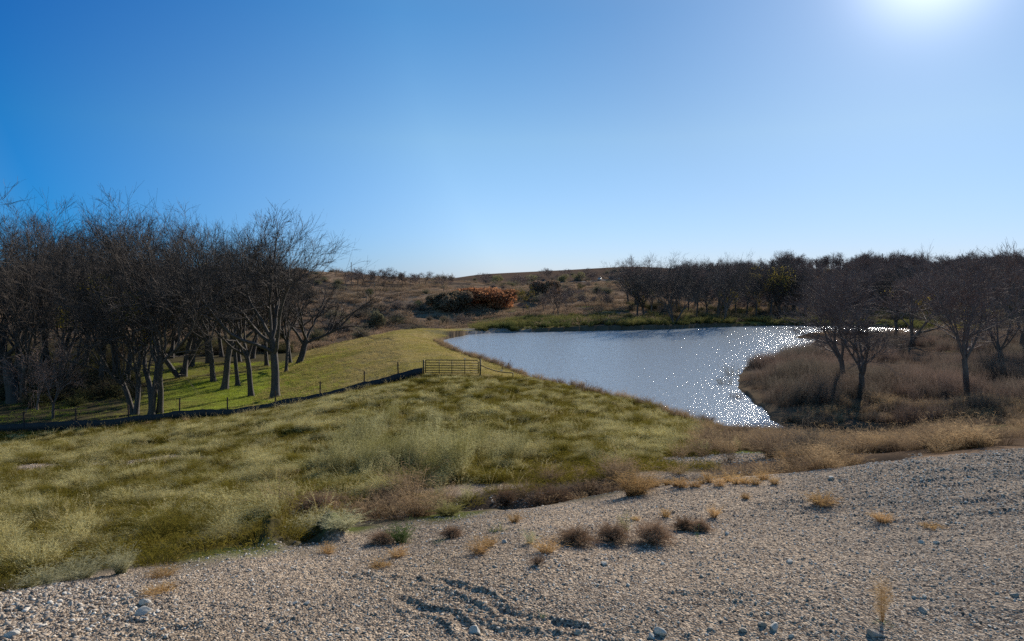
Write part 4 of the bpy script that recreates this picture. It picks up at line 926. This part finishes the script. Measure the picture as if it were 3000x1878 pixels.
# ------------------------------------------------------------------ shrubs and tufts on the gravel
rgx = np.random.default_rng(5)
def shrub(px, py, wpx, hpx, mat, label, kind='ball', name="dry_shrub", cat="shrub", group=None, n=420, seed=None, **kw):
    p = at(px, py, True); rg = np.random.default_rng(seed or int(px)); w = wpx / F * p[1]; h = hpx / F * p[1]
    if kind == 'ball': V, Fc, A = twigball(rg, n, w / 2, h * .62, .0042 * p[1] / 12, **kw)
    else: V, Fc, A = tuft(rg, n=n, rad=w * .16, h=h * .8, lean=kw.pop('lean', .8), width=.0055 * p[1] / 12, hairs=kw.pop('hairs', 4), hair_len=h * .22, **kw)
    V = V.copy(); V[:, 2] *= h / np.percentile(V[:, 2], 99.3); V[:, :2] *= (w / 2) / np.percentile(np.abs(V[:, :2]), 94)
    ob = link(name, mesh(name, V, Fc, M[mat], False, A), None, label, cat, group, None, (p[0], p[1], on(p[0], p[1]) - .01)); return ob
TW = "tumbleweeds on the gravel"
shrub(1120, 1592, 70, 38, 'tumble', "rounded tan tumbleweed at the gravel's edge beside the green bush", name="tumbleweed", group=TW)
shrub(1325, 1572, 56, 30, 'tumble', "low brown tumbleweed beside the green yucca-like sprigs", name="tumbleweed", group=TW)
shrub(1690, 1592, 100, 52, 'tumble_dark', "darkest brown tumbleweed, left of the row of three", name="tumbleweed", group=TW, n=520)
shrub(1795, 1584, 88, 56, 'tumble', "middle greyish tumbleweed with a green sprig behind it", name="tumbleweed", group=TW, n=520)
shrub(1915, 1590, 100, 72, 'tumble', "largest rounded tumbleweed with a dark shadow below it", name="tumbleweed", group=TW, n=650)
shrub(2005, 1553, 56, 42, 'tumble_dark', "small dark tumbleweed right of the largest one", name="tumbleweed", group=TW, n=420)
shrub(2052, 1556, 56, 40, 'tumble', "lighter tumbleweed touching the small dark one", name="tumbleweed", group=TW, n=360)
shrub(1575, 1655, 40, 34, 'tumble', "sparse reddish twiggy shrub in front of the golden tuft", name="tumbleweed", n=110)
GT = "golden grass tufts on the gravel"
for (px, py, w, h, lb) in [(1600,1618,78,46,"bright golden grass tuft left of the dark tumbleweed"), (1405,1622,70,48,"golden grass tuft beside a paler one, centre of the gravel"), (1432,1600,50,34,"paler tan tuft behind the central golden tuft"),
        (1165,1632,60,38,"golden tuft below the tan rounded tumbleweed"), (1115,1660,66,22,"sparse flat golden grass on gravel left of centre"), (957,1622,54,32,"small orange tuft at the gravel edge near the dark cleft"), (1508,1530,44,36,"tan tuft at the edge of the gravel below the gully"),
        (2092,1516,40,38,"yellow upright grass tuft right of the tumbleweeds"), (2410,1476,90,36,"wide golden grass patch on the right gravel"), (2585,1530,56,36,"reddish golden twiggy tuft on the right gravel"), (2735,1545,60,14,"thin flat strands of golden grass on the right gravel"),
        (1950,1515,38,30,"pale tuft just behind the largest tumbleweed"), (1862,1525,24,16,"tiny orange tuft behind the greyish tumbleweed"), (470,1735,90,26,"flat orange grass tuft on gravel at lower left"), (480,1688,80,34,"golden grass by the pale stones at lower left"),
        (2185,1462,30,20,"tiny yellow tuft on the gravel below the brush")]:
    shrub(px, py, w, h, 'gold', lb, 'tuft', "golden_grass_tuft", "grass tuft", GT, n=int(60 + w * 1.3))
shrub(1175, 1590, 70, 62, 'sprig', "bluish green leafy weed behind the tan rounded tumbleweed", 'tuft', "green_weed", "weed", n=120, lean=.4, hairs=9)
shrub(1552, 1590, 42, 46, 'silver', "pale green sprig standing alone on the gravel", 'tuft', "green_weed", "weed", n=50, lean=.5, hairs=7)
shrub(1830, 1556, 46, 62, 'weed', "tall greenish sprig behind the middle tumbleweed", 'tuft', "green_weed", "weed", n=45, lean=.4, hairs=7)
shrub(1465, 1556, 46, 34, 'silver', "spiky green sprig at the gravel edge, right one", 'tuft', "green_weed", "weed", n=40, lean=.8, hairs=0)
shrub(1440, 1560, 36, 24, 'sprig', "spiky green sprig at the gravel edge, left one", 'tuft', "green_weed", "weed", n=36, lean=.9, hairs=0)
shrub(1285, 1590, 34, 20, 'silver', "small spiky grey-green weed left of the brown tumbleweed", 'tuft', "green_weed", "weed", n=36, lean=.9, hairs=0)
shrub(1580, 1802, 30, 10, 'sprig', "tiny bright green weed at the end of the gravel rill", 'tuft', "green_weed", "weed", n=50, lean=1, hairs=0)
shrub(1285, 1650, 30, 8, 'sprig', "tiny flat green weed on the gravel left of centre", 'tuft', "green_weed", "weed", n=40, lean=1, hairs=0)
shrub(2042, 1595, 16, 60, 'sprig', "single thin green stalk before the small tumbleweeds", 'tuft', "green_weed", "weed", n=7, lean=.2, hairs=9)
shrub(355, 1680, 70, 78, 'silver', "upright silver-green grass clump where the meadow meets gravel", 'tuft', "silver_grass_clump", "grass clump", n=340, lean=.42, hairs=2)
shrub(2583, 1822, 52, 150, 'gold', "tall thin blond grass stalks rising from the right gravel", 'tuft', "grass_stalks", "grass", n=60, lean=.22, hairs=16, seed=9)
shrub(2585, 1826, 44, 14, 'sprig', "little green leaves at the foot of the tall blond stalks", 'tuft', "green_weed", "weed", n=60, lean=1, hairs=0)
shrub(230, 1695, 120, 60, 'silver', "soft grey-green grass mound at lower left by the gravel", 'tuft', "silver_grass_clump", "grass clump", n=380, lean=.8, hairs=3)
shrub(120, 1715, 110, 50, 'silver', "second grey-green grass mound at the left by the gravel", 'tuft', "silver_grass_clump", "grass clump", n=340, lean=.8, hairs=3)
# brush pieces in the gully strip
for (px, py, w, h, mt, lb) in [(1230,1505,90,50,'weed',"olive bunch grass clump in the bare strip before the meadow"), (1310,1510,80,44,'weed',"smaller olive bunch grass right of its twin in the bare strip"), (1180,1500,80,46,'tumble_dark',"dark brush left of the olive bunch grasses"),
        (1000,1545,110,50,'silver',"grey weed heap beside the dark green cleft"), (905,1570,110,70,'silver',"grey-green drooping grass at the dark cleft's left side"), (940,1490,120,50,'tumble',"reddish brown brush above the bright green patch"), (1060,1510,90,50,'brush',"tan brush clump above the green patch"),
        (1860,1450,110,70,'gold',"spiky tan grass leaning over the gully bank"), (1620,1470,150,46,'tumble_dark',"dark tangled brush along the gully's shaded bank"), (1480,1480,60,60,'tumble_dark',"thin bare twigs standing at the gully's left end"), (1750,1440,120,34,'tumble_dark',"dark low brush before the gully cut"),
        (2370,1345,150,110,'reed',"large rounded brown bush between gravel and the pond inlet"), (2270,1340,140,80,'brush',"speckled reddish brush left of the large rounded bush"), (2880,1305,60,34,'brush',"tan tussock on the crest at far right"), (2350,1370,110,50,'gold',"pale straw tussock before the large rounded bush"),
        (2060,1330,26,44,'weed',"slim green tuft on the pale bare soil"), (2160,1322,24,46,'weed',"thin yellowish green tuft right of the slim green one"), (1290,1480,44,90,'weed',"tall dark green weed standing apart before the tall weeds"), (1365,1480,50,80,'weed',"second tall weed standing apart, right of the dark one")]:
    shrub(px, py, w, h, mt, lb, 'ball' if mt in ('tumble_dark', 'tumble', 'reed') else 'tuft', "brush_clump", "brush", n=360 if w > 50 else 70, **({} if mt in ('tumble_dark', 'tumble', 'reed') else {'lean': .5 if h > w * .6 else .9}))
for k in range(15):
    px = 1900 + k * 26 + random.uniform(-8, 8); py = 1428 - k * 1.2 + random.uniform(-10, 8)
    shrub(px, py, random.uniform(24, 44), random.uniform(20, 34), 'gold', "orange-tan tussock in the row along the gravel crest", 'tuft', "golden_tussock", "tussock", "row of tussocks on the gravel crest", n=80, lean=.5, seed=400 + k)
# twiggy weeds and bushes at the near shore
shrub(1716, 1152, 60, 38, 'tumble_dark', "bare fan-shaped bush on the near shore", 'tuft', "shore_bush", "bush", n=60, lean=.6, hairs=5)
shrub(1472, 1082, 14, 36, 'tumble_dark', "thin dead stalk at the shore right of the gate", 'tuft', "dead_stalk", "weed", n=12, lean=.25, hairs=8)
shrub(1493, 1085, 22, 30, 'tumble_dark', "wispy dead weed beside the thin shore stalk", 'tuft', "dead_stalk", "weed", n=12, lean=.4, hairs=8)
shrub(2010, 1232, 18, 30, 'brush', "upright rusty seed plume at the near shore", 'tuft', "seed_plume", "reed", n=40, lean=.15, hairs=4)
shrub(2055, 1240, 20, 30, 'reed', "left of two leaning dark reed plumes at the water", 'tuft', "seed_plume", "reed", n=26, lean=.1, hairs=4, bias=(.35, 0))
shrub(2080, 1244, 30, 32, 'reed', "right of two leaning dark reed plumes at the water", 'tuft', "seed_plume", "reed", n=26, lean=.1, hairs=4, bias=(.6, 0))
for (px, py, w, h, lb) in [(2140,1100,60,40,"sparse dark water weeds off the reed point"), (2125,1125,50,24,"lower clump of dark water weeds off the point"), (2160,1165,50,20,"small clump of weeds in the water below the point")]:
    p = PX(px, py, 20000 / (py - HY)); rg = np.random.default_rng(int(px)); V, Fc, A = tuft(rg, n=70, rad=w / F * p[1] * .4, h=h / F * p[1] * .7, lean=.4, width=.02, hairs=3, hair_len=.2)
    link("water_weed", mesh("water_weed", V, Fc, M['scrub'], False, A), None, lb, "water weed", None, None, (p[0], p[1], -.1))

# ------------------------------------------------------------------ stones one can count
SM = [mesh("stone", *stone(np.random.default_rng(500 + i), 3, .7)[:2], M['limestone_pale'] if i % 3 == 0 else M['limestone'], False) for i in range(7)]
big = [(1395,1855,52,0,"blocky white stone beside the dark rill at the bottom edge"), (2270,1842,44,0,"flat white stone at the bottom right, next to a tan one"), (2236,1832,34,1,"tan stone touching the flat white one at bottom right"), (2180,1850,34,1,"grey-tan flat stone left of the tan pair at bottom right"),
       (2313,1648,26,3,"rounded grey stone alone in mid right gravel"), (1770,1655,28,3,"oval pale stone below the greyish tumbleweed"), (1640,1660,18,0,"small white round stone near the sparse reddish shrub"), (2130,1565,20,0,"white stone right of the small tumbleweeds"),
       (2435,1402,24,3,"round pale boulder at the gravel crest"), (2560,1862,50,1,"broad tan stone at the bottom below the blond stalks"), (2700,1790,34,1,"flat tan stone right of the blond stalks"), (2975,1745,30,1,"grey stone near the right edge"),
       (420,1770,44,0,"whitish upright stone at the lower left"), (425,1797,56,0,"flat whitish stone in front of the upright one at lower left"), (900,1770,20,3,"rounded pale stone left of the rills"), (1480,1590,24,0,"white stone right of the central golden tuft"), (30,1868,50,0,"pale flat stone in the bottom left corner"),
       (2742,1592,22,0,"pale stone on the right gravel, right of its twin"), (2702,1592,24,0,"pale stone on the right gravel, left of its twin"), (1930,1855,50,0,"long white flat stone at the bottom centre right")]
for (px, py, w, i, lb) in big:
    p = at(px, py, True); s = w / F * p[1]
    ob = link("stone", SM[i], None, lb, "stone", None, None, (p[0], p[1], p[2] - s * .08)); ob.scale = (s, s, s * .85); ob.rotation_euler = (0, 0, random.uniform(0, 6))
rg = np.random.default_rng(88)
for k in range(190):
    px = rg.uniform(-60, 3050); Yd = rg.uniform(7.1 ** .5, 15.5 ** .5) ** 2
    if Yd > gravelY(px) - .4: continue
    if k > 110 and px < 1900: px = rg.uniform(1900, 3050)
    Xw = (px - CX) / F * Yd; s = .045 * (1 - rg.uniform(0, .93)) ** -.42
    ob = link("stone", SM[k % 7], None, "fist-sized pale limestone lying loose on the gravel", "stone", "loose stones on the gravel", None, (Xw, Yd, on(Xw, Yd) - s * .12)); ob.scale = (s, s * rg.uniform(.7, 1.1), s * rg.uniform(.6, 1)); ob.rotation_euler = (rg.normal(0, .2), rg.normal(0, .2), rg.uniform(0, 6))
for (px, py, lb) in [(979,1003,"white stone on the dam's left slope"), (1363,1054,"white stone on the dam near the gate"), (1469,1088,"small white stone behind the pipe rail")]:
    p = at(px, py); ob = link("stone", SM[0], None, lb, "stone", None, None, tuple(p)); ob.scale = (.35, .3, .3)

# ------------------------------------------------------------------ gate, fence, silt fence
def pipe(pts, r, sides=8, closed_ends=True):
    P = np.array(pts, float)[None]; R = np.full((1, len(pts)), r); V, Fq = tubes(P, R, sides); n = len(V)
    V = np.concatenate([V, P[0, :1], P[0, -1:]]); i = np.arange(sides); a = np.stack([np.roll(i, -1), i, np.full(sides, n)], 1); b = np.stack([n - sides + i, n - sides + np.roll(i, -1), np.full(sides, n + 1)], 1)
    return V, [Fq, np.concatenate([a, b])]
gl = np.array(PX(1241, 1106, 59.8)); gr = np.array(PX(1407, 1104, 59.6)); gl[2] = on(gl[0], gl[1]); gr[2] = on(gr[0], gr[1])
base = gl; ax = gr - gl; W = np.linalg.norm(ax[:2]); ang = math.atan2(ax[1], ax[0])
gate = bpy.data.objects.new("metal_gate", None); col.objects.link(gate); gate.location = tuple(gl); gate.rotation_euler = (0, 0, ang)
gate['label'] = "wide rusty olive pipe gate with five rails closed across the dam"; gate['category'] = "gate"
x0, x1 = .17, W - .17; sl = (gr[2] - gl[2]) / W + .02; zb, zt = .14, 1.27
def gz(x, z): return (x, 0, z + sl * x)
arc = [gz(x0, zb), gz(x0, zt - .14)] + [gz(x0 + .14 * (1 - math.cos(a)), zt - .14 + .14 * math.sin(a)) for a in (.4, .8, 1.2)] + [gz(x0 + .14, zt), gz(x1 - .14, zt)] + \
      [gz(x1 - .14 * (1 - math.sin(a)), zt - .14 + .14 * math.cos(a)) for a in (.4, .8, 1.2)] + [gz(x1, zt - .14), gz(x1, zb)]
link("gate_frame", mesh("gate_frame", *pipe(arc, .042), M['gate'], True), gate)
for z in (.16, .36, .58, .79, 1.02): link("rail", mesh("rail", *pipe([gz(x0, z), gz(x1, z)], .034), M['gate'], True), gate)
for f in (.26, .5, .745): x = x0 + (x1 - x0) * f; link("upright", mesh("upright", *pipe([gz(x, zb - .06), gz(x, zt)], .034), M['gate'], True), gate)
for x, xx in ((.05, x0), (W - .05, x1)):
    for z in (.35, 1.05): link("hinge" if x > 1 else "latch", mesh("hinge", *pipe([(x, 0, z + sl * x), (xx, 0, z + sl * xx)], .018), M['gate'], True), gate)
for (q, hgt, lb) in ((gl, 1.28, "shorter steel gate post at the left end of the gate"), (gr, 1.5, "taller steel gate post at the right end of the gate")):
    link("gate_post", mesh("gate_post", *pipe([(0, 0, -.4), (0, 0, hgt)], .075, 10), M['gate'], True), None, lb, "gate post", None, None, tuple(q))
p0 = gr + np.array([.06, 0, .92]); e = np.array(PX(1503, 1098, 60.0)); e[2] = on(e[0], e[1]); top = e + np.array([0, 0, .42])
rail = bpy.data.objects.new("pipe_rail", None); col.objects.link(rail); rail.location = tuple(gr); rail['label'] = "sagging pipe rail running right from the gate post to a short leg"; rail['category'] = "rail"
pr = [p0 - gr] + [(p0 * (1 - s) + top * s + np.array([0, 0, -.18 * math.sin(s * math.pi)])) - gr for s in (.15, .3, .45, .6, .75, .9)] + [top - gr]
link("rail", mesh("rail", *pipe(pr, .04), M['gate'], True), rail); link("leg", mesh("leg", *pipe([top - gr, e - gr - np.array([0, 0, .3])], .045), M['gate'], True), rail)

fence = bpy.data.objects.new("wire_fence", None); col.objects.link(fence); fence['label'] = "wire fence on thin rusty steel posts running left from the gate"; fence['category'] = "fence"
us = [-420, -260, -95, 70, 223, 377, 526, 667, 807, 938, 1067, 1167]; tops = []
fp = []
for uu in us:
    Yf = float(fenceY(uu)) + .35; Xf = (uu - CX) / F * Yf; fp.append((Xf, Yf, on(Xf, Yf)))
fence.location = fp[-1]; o_ = np.array(fp[-1])
def tpost(h):
    P = np.array([[-.025, -.006], [.025, -.006], [.025, .006], [.006, .006], [.006, .05], [-.006, .05], [-.006, .006], [-.025, .006]]); n = 8
    V = np.concatenate([np.c_[P, np.full(n, -.3)], np.c_[P, np.full(n, h)]]); i = np.arange(n); return V * [2.2, 2.0, 1], [np.stack([i, (i + 1) % n, (i + 1) % n + n, i + n], 1)]
pm = mesh("fence_post", *tpost(1.5), M['tpost'])
for q in fp: ob = link("post", pm, fence, loc=tuple(np.array(q) - o_)); ob.rotation_euler = (random.uniform(-.04, .04), random.uniform(-.04, .04), 0)
for z in (.35, .65, .95, 1.25, 1.42):
    pts = [];
    for a, b in zip(fp[:-1], fp[1:]):
        for s in (0, .5): p_ = np.array(a) * (1 - s) + np.array(b) * s; p_[2] += z - (.03 if s else 0); pts.append(p_ - o_)
    pts.append(np.array(fp[-1]) + [0, 0, z] - o_); pts.append(gl + [0, 0, min(z, 1.2)] - o_)
    link("wire", mesh("wire", *pipe(pts, .005, 4), M['wire']), fence)
# silt fence: black fabric held by thin stakes
sf = bpy.data.objects.new("silt_fence", None); col.objects.link(sf); sf['label'] = "low black fabric silt fence running along the wire fence to the gate"; sf['category'] = "silt fence"
uu = np.concatenate([np.arange(-500, 1236, 7.0), [1238]]); Yf = fenceY(uu) - .15 + .08 * vn(uu / 40, uu * 0, 5); Xf = (uu - CX) / F * Yf; Zf = height(Xf, Yf, False)
hh = .60 + .10 * vn(uu / 60, uu * 0, 6) + .05 * vn(uu / 11, uu * 0, 7); sf.location = (Xf[-1], Yf[-1], Zf[-1]); o2 = np.array(sf.location)
rows = [np.stack([Xf, Yf + .06 * vn(uu / 13, uu * 0 + k, 8) * (1 if k == 1 else .3), Zf - .1 + (hh + .1) * f], 1) - o2 for k, f in enumerate((0, .5, 1.0))]
back = [r_ + [0, .012, 0] for r_ in rows[::-1]]; Vs = np.concatenate(rows + back); n = len(uu); idx = np.arange(6 * n).reshape(6, n); nx_ = np.roll(idx, -1, 0)
link("fabric", mesh("fabric", Vs, [np.stack([idx[:, :-1], idx[:, 1:], nx_[:, 1:], nx_[:, :-1]], -1).reshape(-1, 4)], M['fabric'], True), sf)
stm = mesh("stake", *pipe([(0, 0, -.2), (0, 0, .72)], .012, 5), M['tpost'])
for a in range(-460, 1230, 62):
    Ys = float(fenceY(a)) - .08; Xs = (a - CX) / F * Ys; link("stake", stm, sf, loc=(Xs - o2[0], Ys - o2[1], on(Xs, Ys, False) - o2[2]))

# ------------------------------------------------------------------ utility poles, cars
def upole(px, pyb, pyt, Yd, label):
    Xw = (px - CX) / F * Yd; zb = on(Xw, Yd, False); zt = CAMZ - (pyt - HY) / F * Yd; r = bpy.data.objects.new("utility_pole", None); col.objects.link(r); r.location = (Xw, Yd, zb); r['label'] = label; r['category'] = "pole"
    h = zt - zb; link("shaft", mesh("shaft", *pipe([(0, 0, -.5), (0, 0, h)], .16), M['pole'], True), r); link("crossarm", mesh("crossarm", *pipe([(0, -.9, h - .5), (0, .9, h - .5)], .06), M['pole']), r)
upole(1029, 806, 768, 325, "thin utility pole on the left hilltop beside the grove")
upole(2585, 772, 742, 310, "thin utility pole on the skyline of the right ridge")
def prism(prof, w, y0=0):
    """side profile (x,z) swept across the width, edges drawn in a little"""
    p_ = np.array(prof); c = p_.mean(0); n = len(p_); V = []
    for yy, k in ((-w / 2, .93), (-w / 2 + .12, 1), (w / 2 - .12, 1), (w / 2, .93)):
        q = c + (p_ - c) * [k ** .5, k]; V.append(np.c_[q[:, 0], np.full(n, yy), q[:, 1]])
    V = np.concatenate(V); idx = np.arange(4 * n).reshape(4, n); F_ = np.concatenate([np.stack([idx[j], np.roll(idx[j], -1), np.roll(idx[j + 1], -1), idx[j + 1]], 1) for j in range(3)])
    tri = [[0, i + 1, i] for i in range(1, n - 1)] + [[3 * n, 3 * n + i, 3 * n + i + 1] for i in range(1, n - 1)]
    return V, [F_, np.array(tri)]
def car(px, Yd, paintm, label, kind='suv', rz=0.0, L=4.7):
    Xw = (px - CX) / F * Yd; z = on(Xw, Yd); r = bpy.data.objects.new("parked_car" if kind == 'suv' else "pickup_truck", None); col.objects.link(r); r.location = (Xw, Yd, z + .02); r.rotation_euler = (0, 0, rz)
    r['label'] = label; r['category'] = "car" if kind == 'suv' else "pickup truck"; h = L / 2
    body = [(-h, .35), (-h, .85), (-h + .15, 1.0), (h - 1.2, 1.02), (h - .15, .85), (h, .6), (h, .35)]
    cab = [(-h + .15, 1.0), (-h + .55, 1.62), (h - 2.1, 1.66), (h - 1.25, 1.01)] if kind == 'suv' else [(-.6, 1.0), (-.45, 1.75), (.75, 1.78), (1.35, 1.01)]
    link("body", mesh("body", *prism(body, 1.85), M[paintm]), r); link("cabin", mesh("cabin", *prism(cab, 1.6), M['car_glass']), r)
    c_ = np.array(cab); roof = [(c_[1][0] - .05, c_[1][1] - .02), (c_[1][0], c_[1][1] + .06), (c_[2][0], c_[2][1] + .06), (c_[2][0] + .05, c_[2][1] - .02)]; link("roof", mesh("roof", *prism(roof, 1.66), M[paintm]), r)
    for sx in (-h + .85, h - .9):
        for sy in (-.85, .85):
            a = np.linspace(0, 2 * np.pi, 17)[:-1]; V = np.concatenate([np.c_[sx + .35 * np.cos(a), np.full(16, sy - .11), .35 + .35 * np.sin(a)], np.c_[sx + .35 * np.cos(a), np.full(16, sy + .11), .35 + .35 * np.sin(a)]])
            V = np.concatenate([V, [[sx, sy - .11, .35], [sx, sy + .11, .35]]]); i = np.arange(16); j = (i + 1) % 16
            link("wheel", mesh("wheel", V, [np.stack([i, j, j + 16, i + 16], 1), np.concatenate([np.stack([j, i, np.full(16, 32)], 1), np.stack([i + 16, j + 16, np.full(16, 33)], 1)])], M['tyre']), r)
CG = "vehicles parked on the far hill road"
car(1594, 420, 'car_dark', "dark car parked alone at the left on the far hill road", rz=.15)
car(1757, 420, 'car_white', "white car mostly hidden by brush on the far hill road", rz=1.3, L=4.4)
car(1795, 421, 'car_dark', "dark car parked right behind the pale pickup on the far hill road", rz=.1)
car(1818, 418, 'car_pale', "pale blue-grey pickup truck with glinting roof on the far hill road", 'pickup', rz=-.3, L=5.6)

# ------------------------------------------------------------------ air
if HAZE:
    bm = bmesh.new(); bmesh.ops.create_cube(bm, size=1.0); me = bpy.data.meshes.new("haze"); bm.to_mesh(me); bm.free()
    hz = link("haze", me, kind='stuff', label="thin bright winter air that softens the far trees"); hz.scale = (1500, 1500, 60); hz.location = (0, 0, 16)
    m, t, o = nt("haze_air"); pv = N(t, "ShaderNodeVolumePrincipled"); pv.inputs['Color'].default_value = (.92, .93, 1.0, 1); pv.inputs['Density'].default_value = HAZE; pv.inputs['Anisotropy'].default_value = .6
    t.links.new(pv.outputs[0], o.inputs['Volume']); me.materials.append(m)
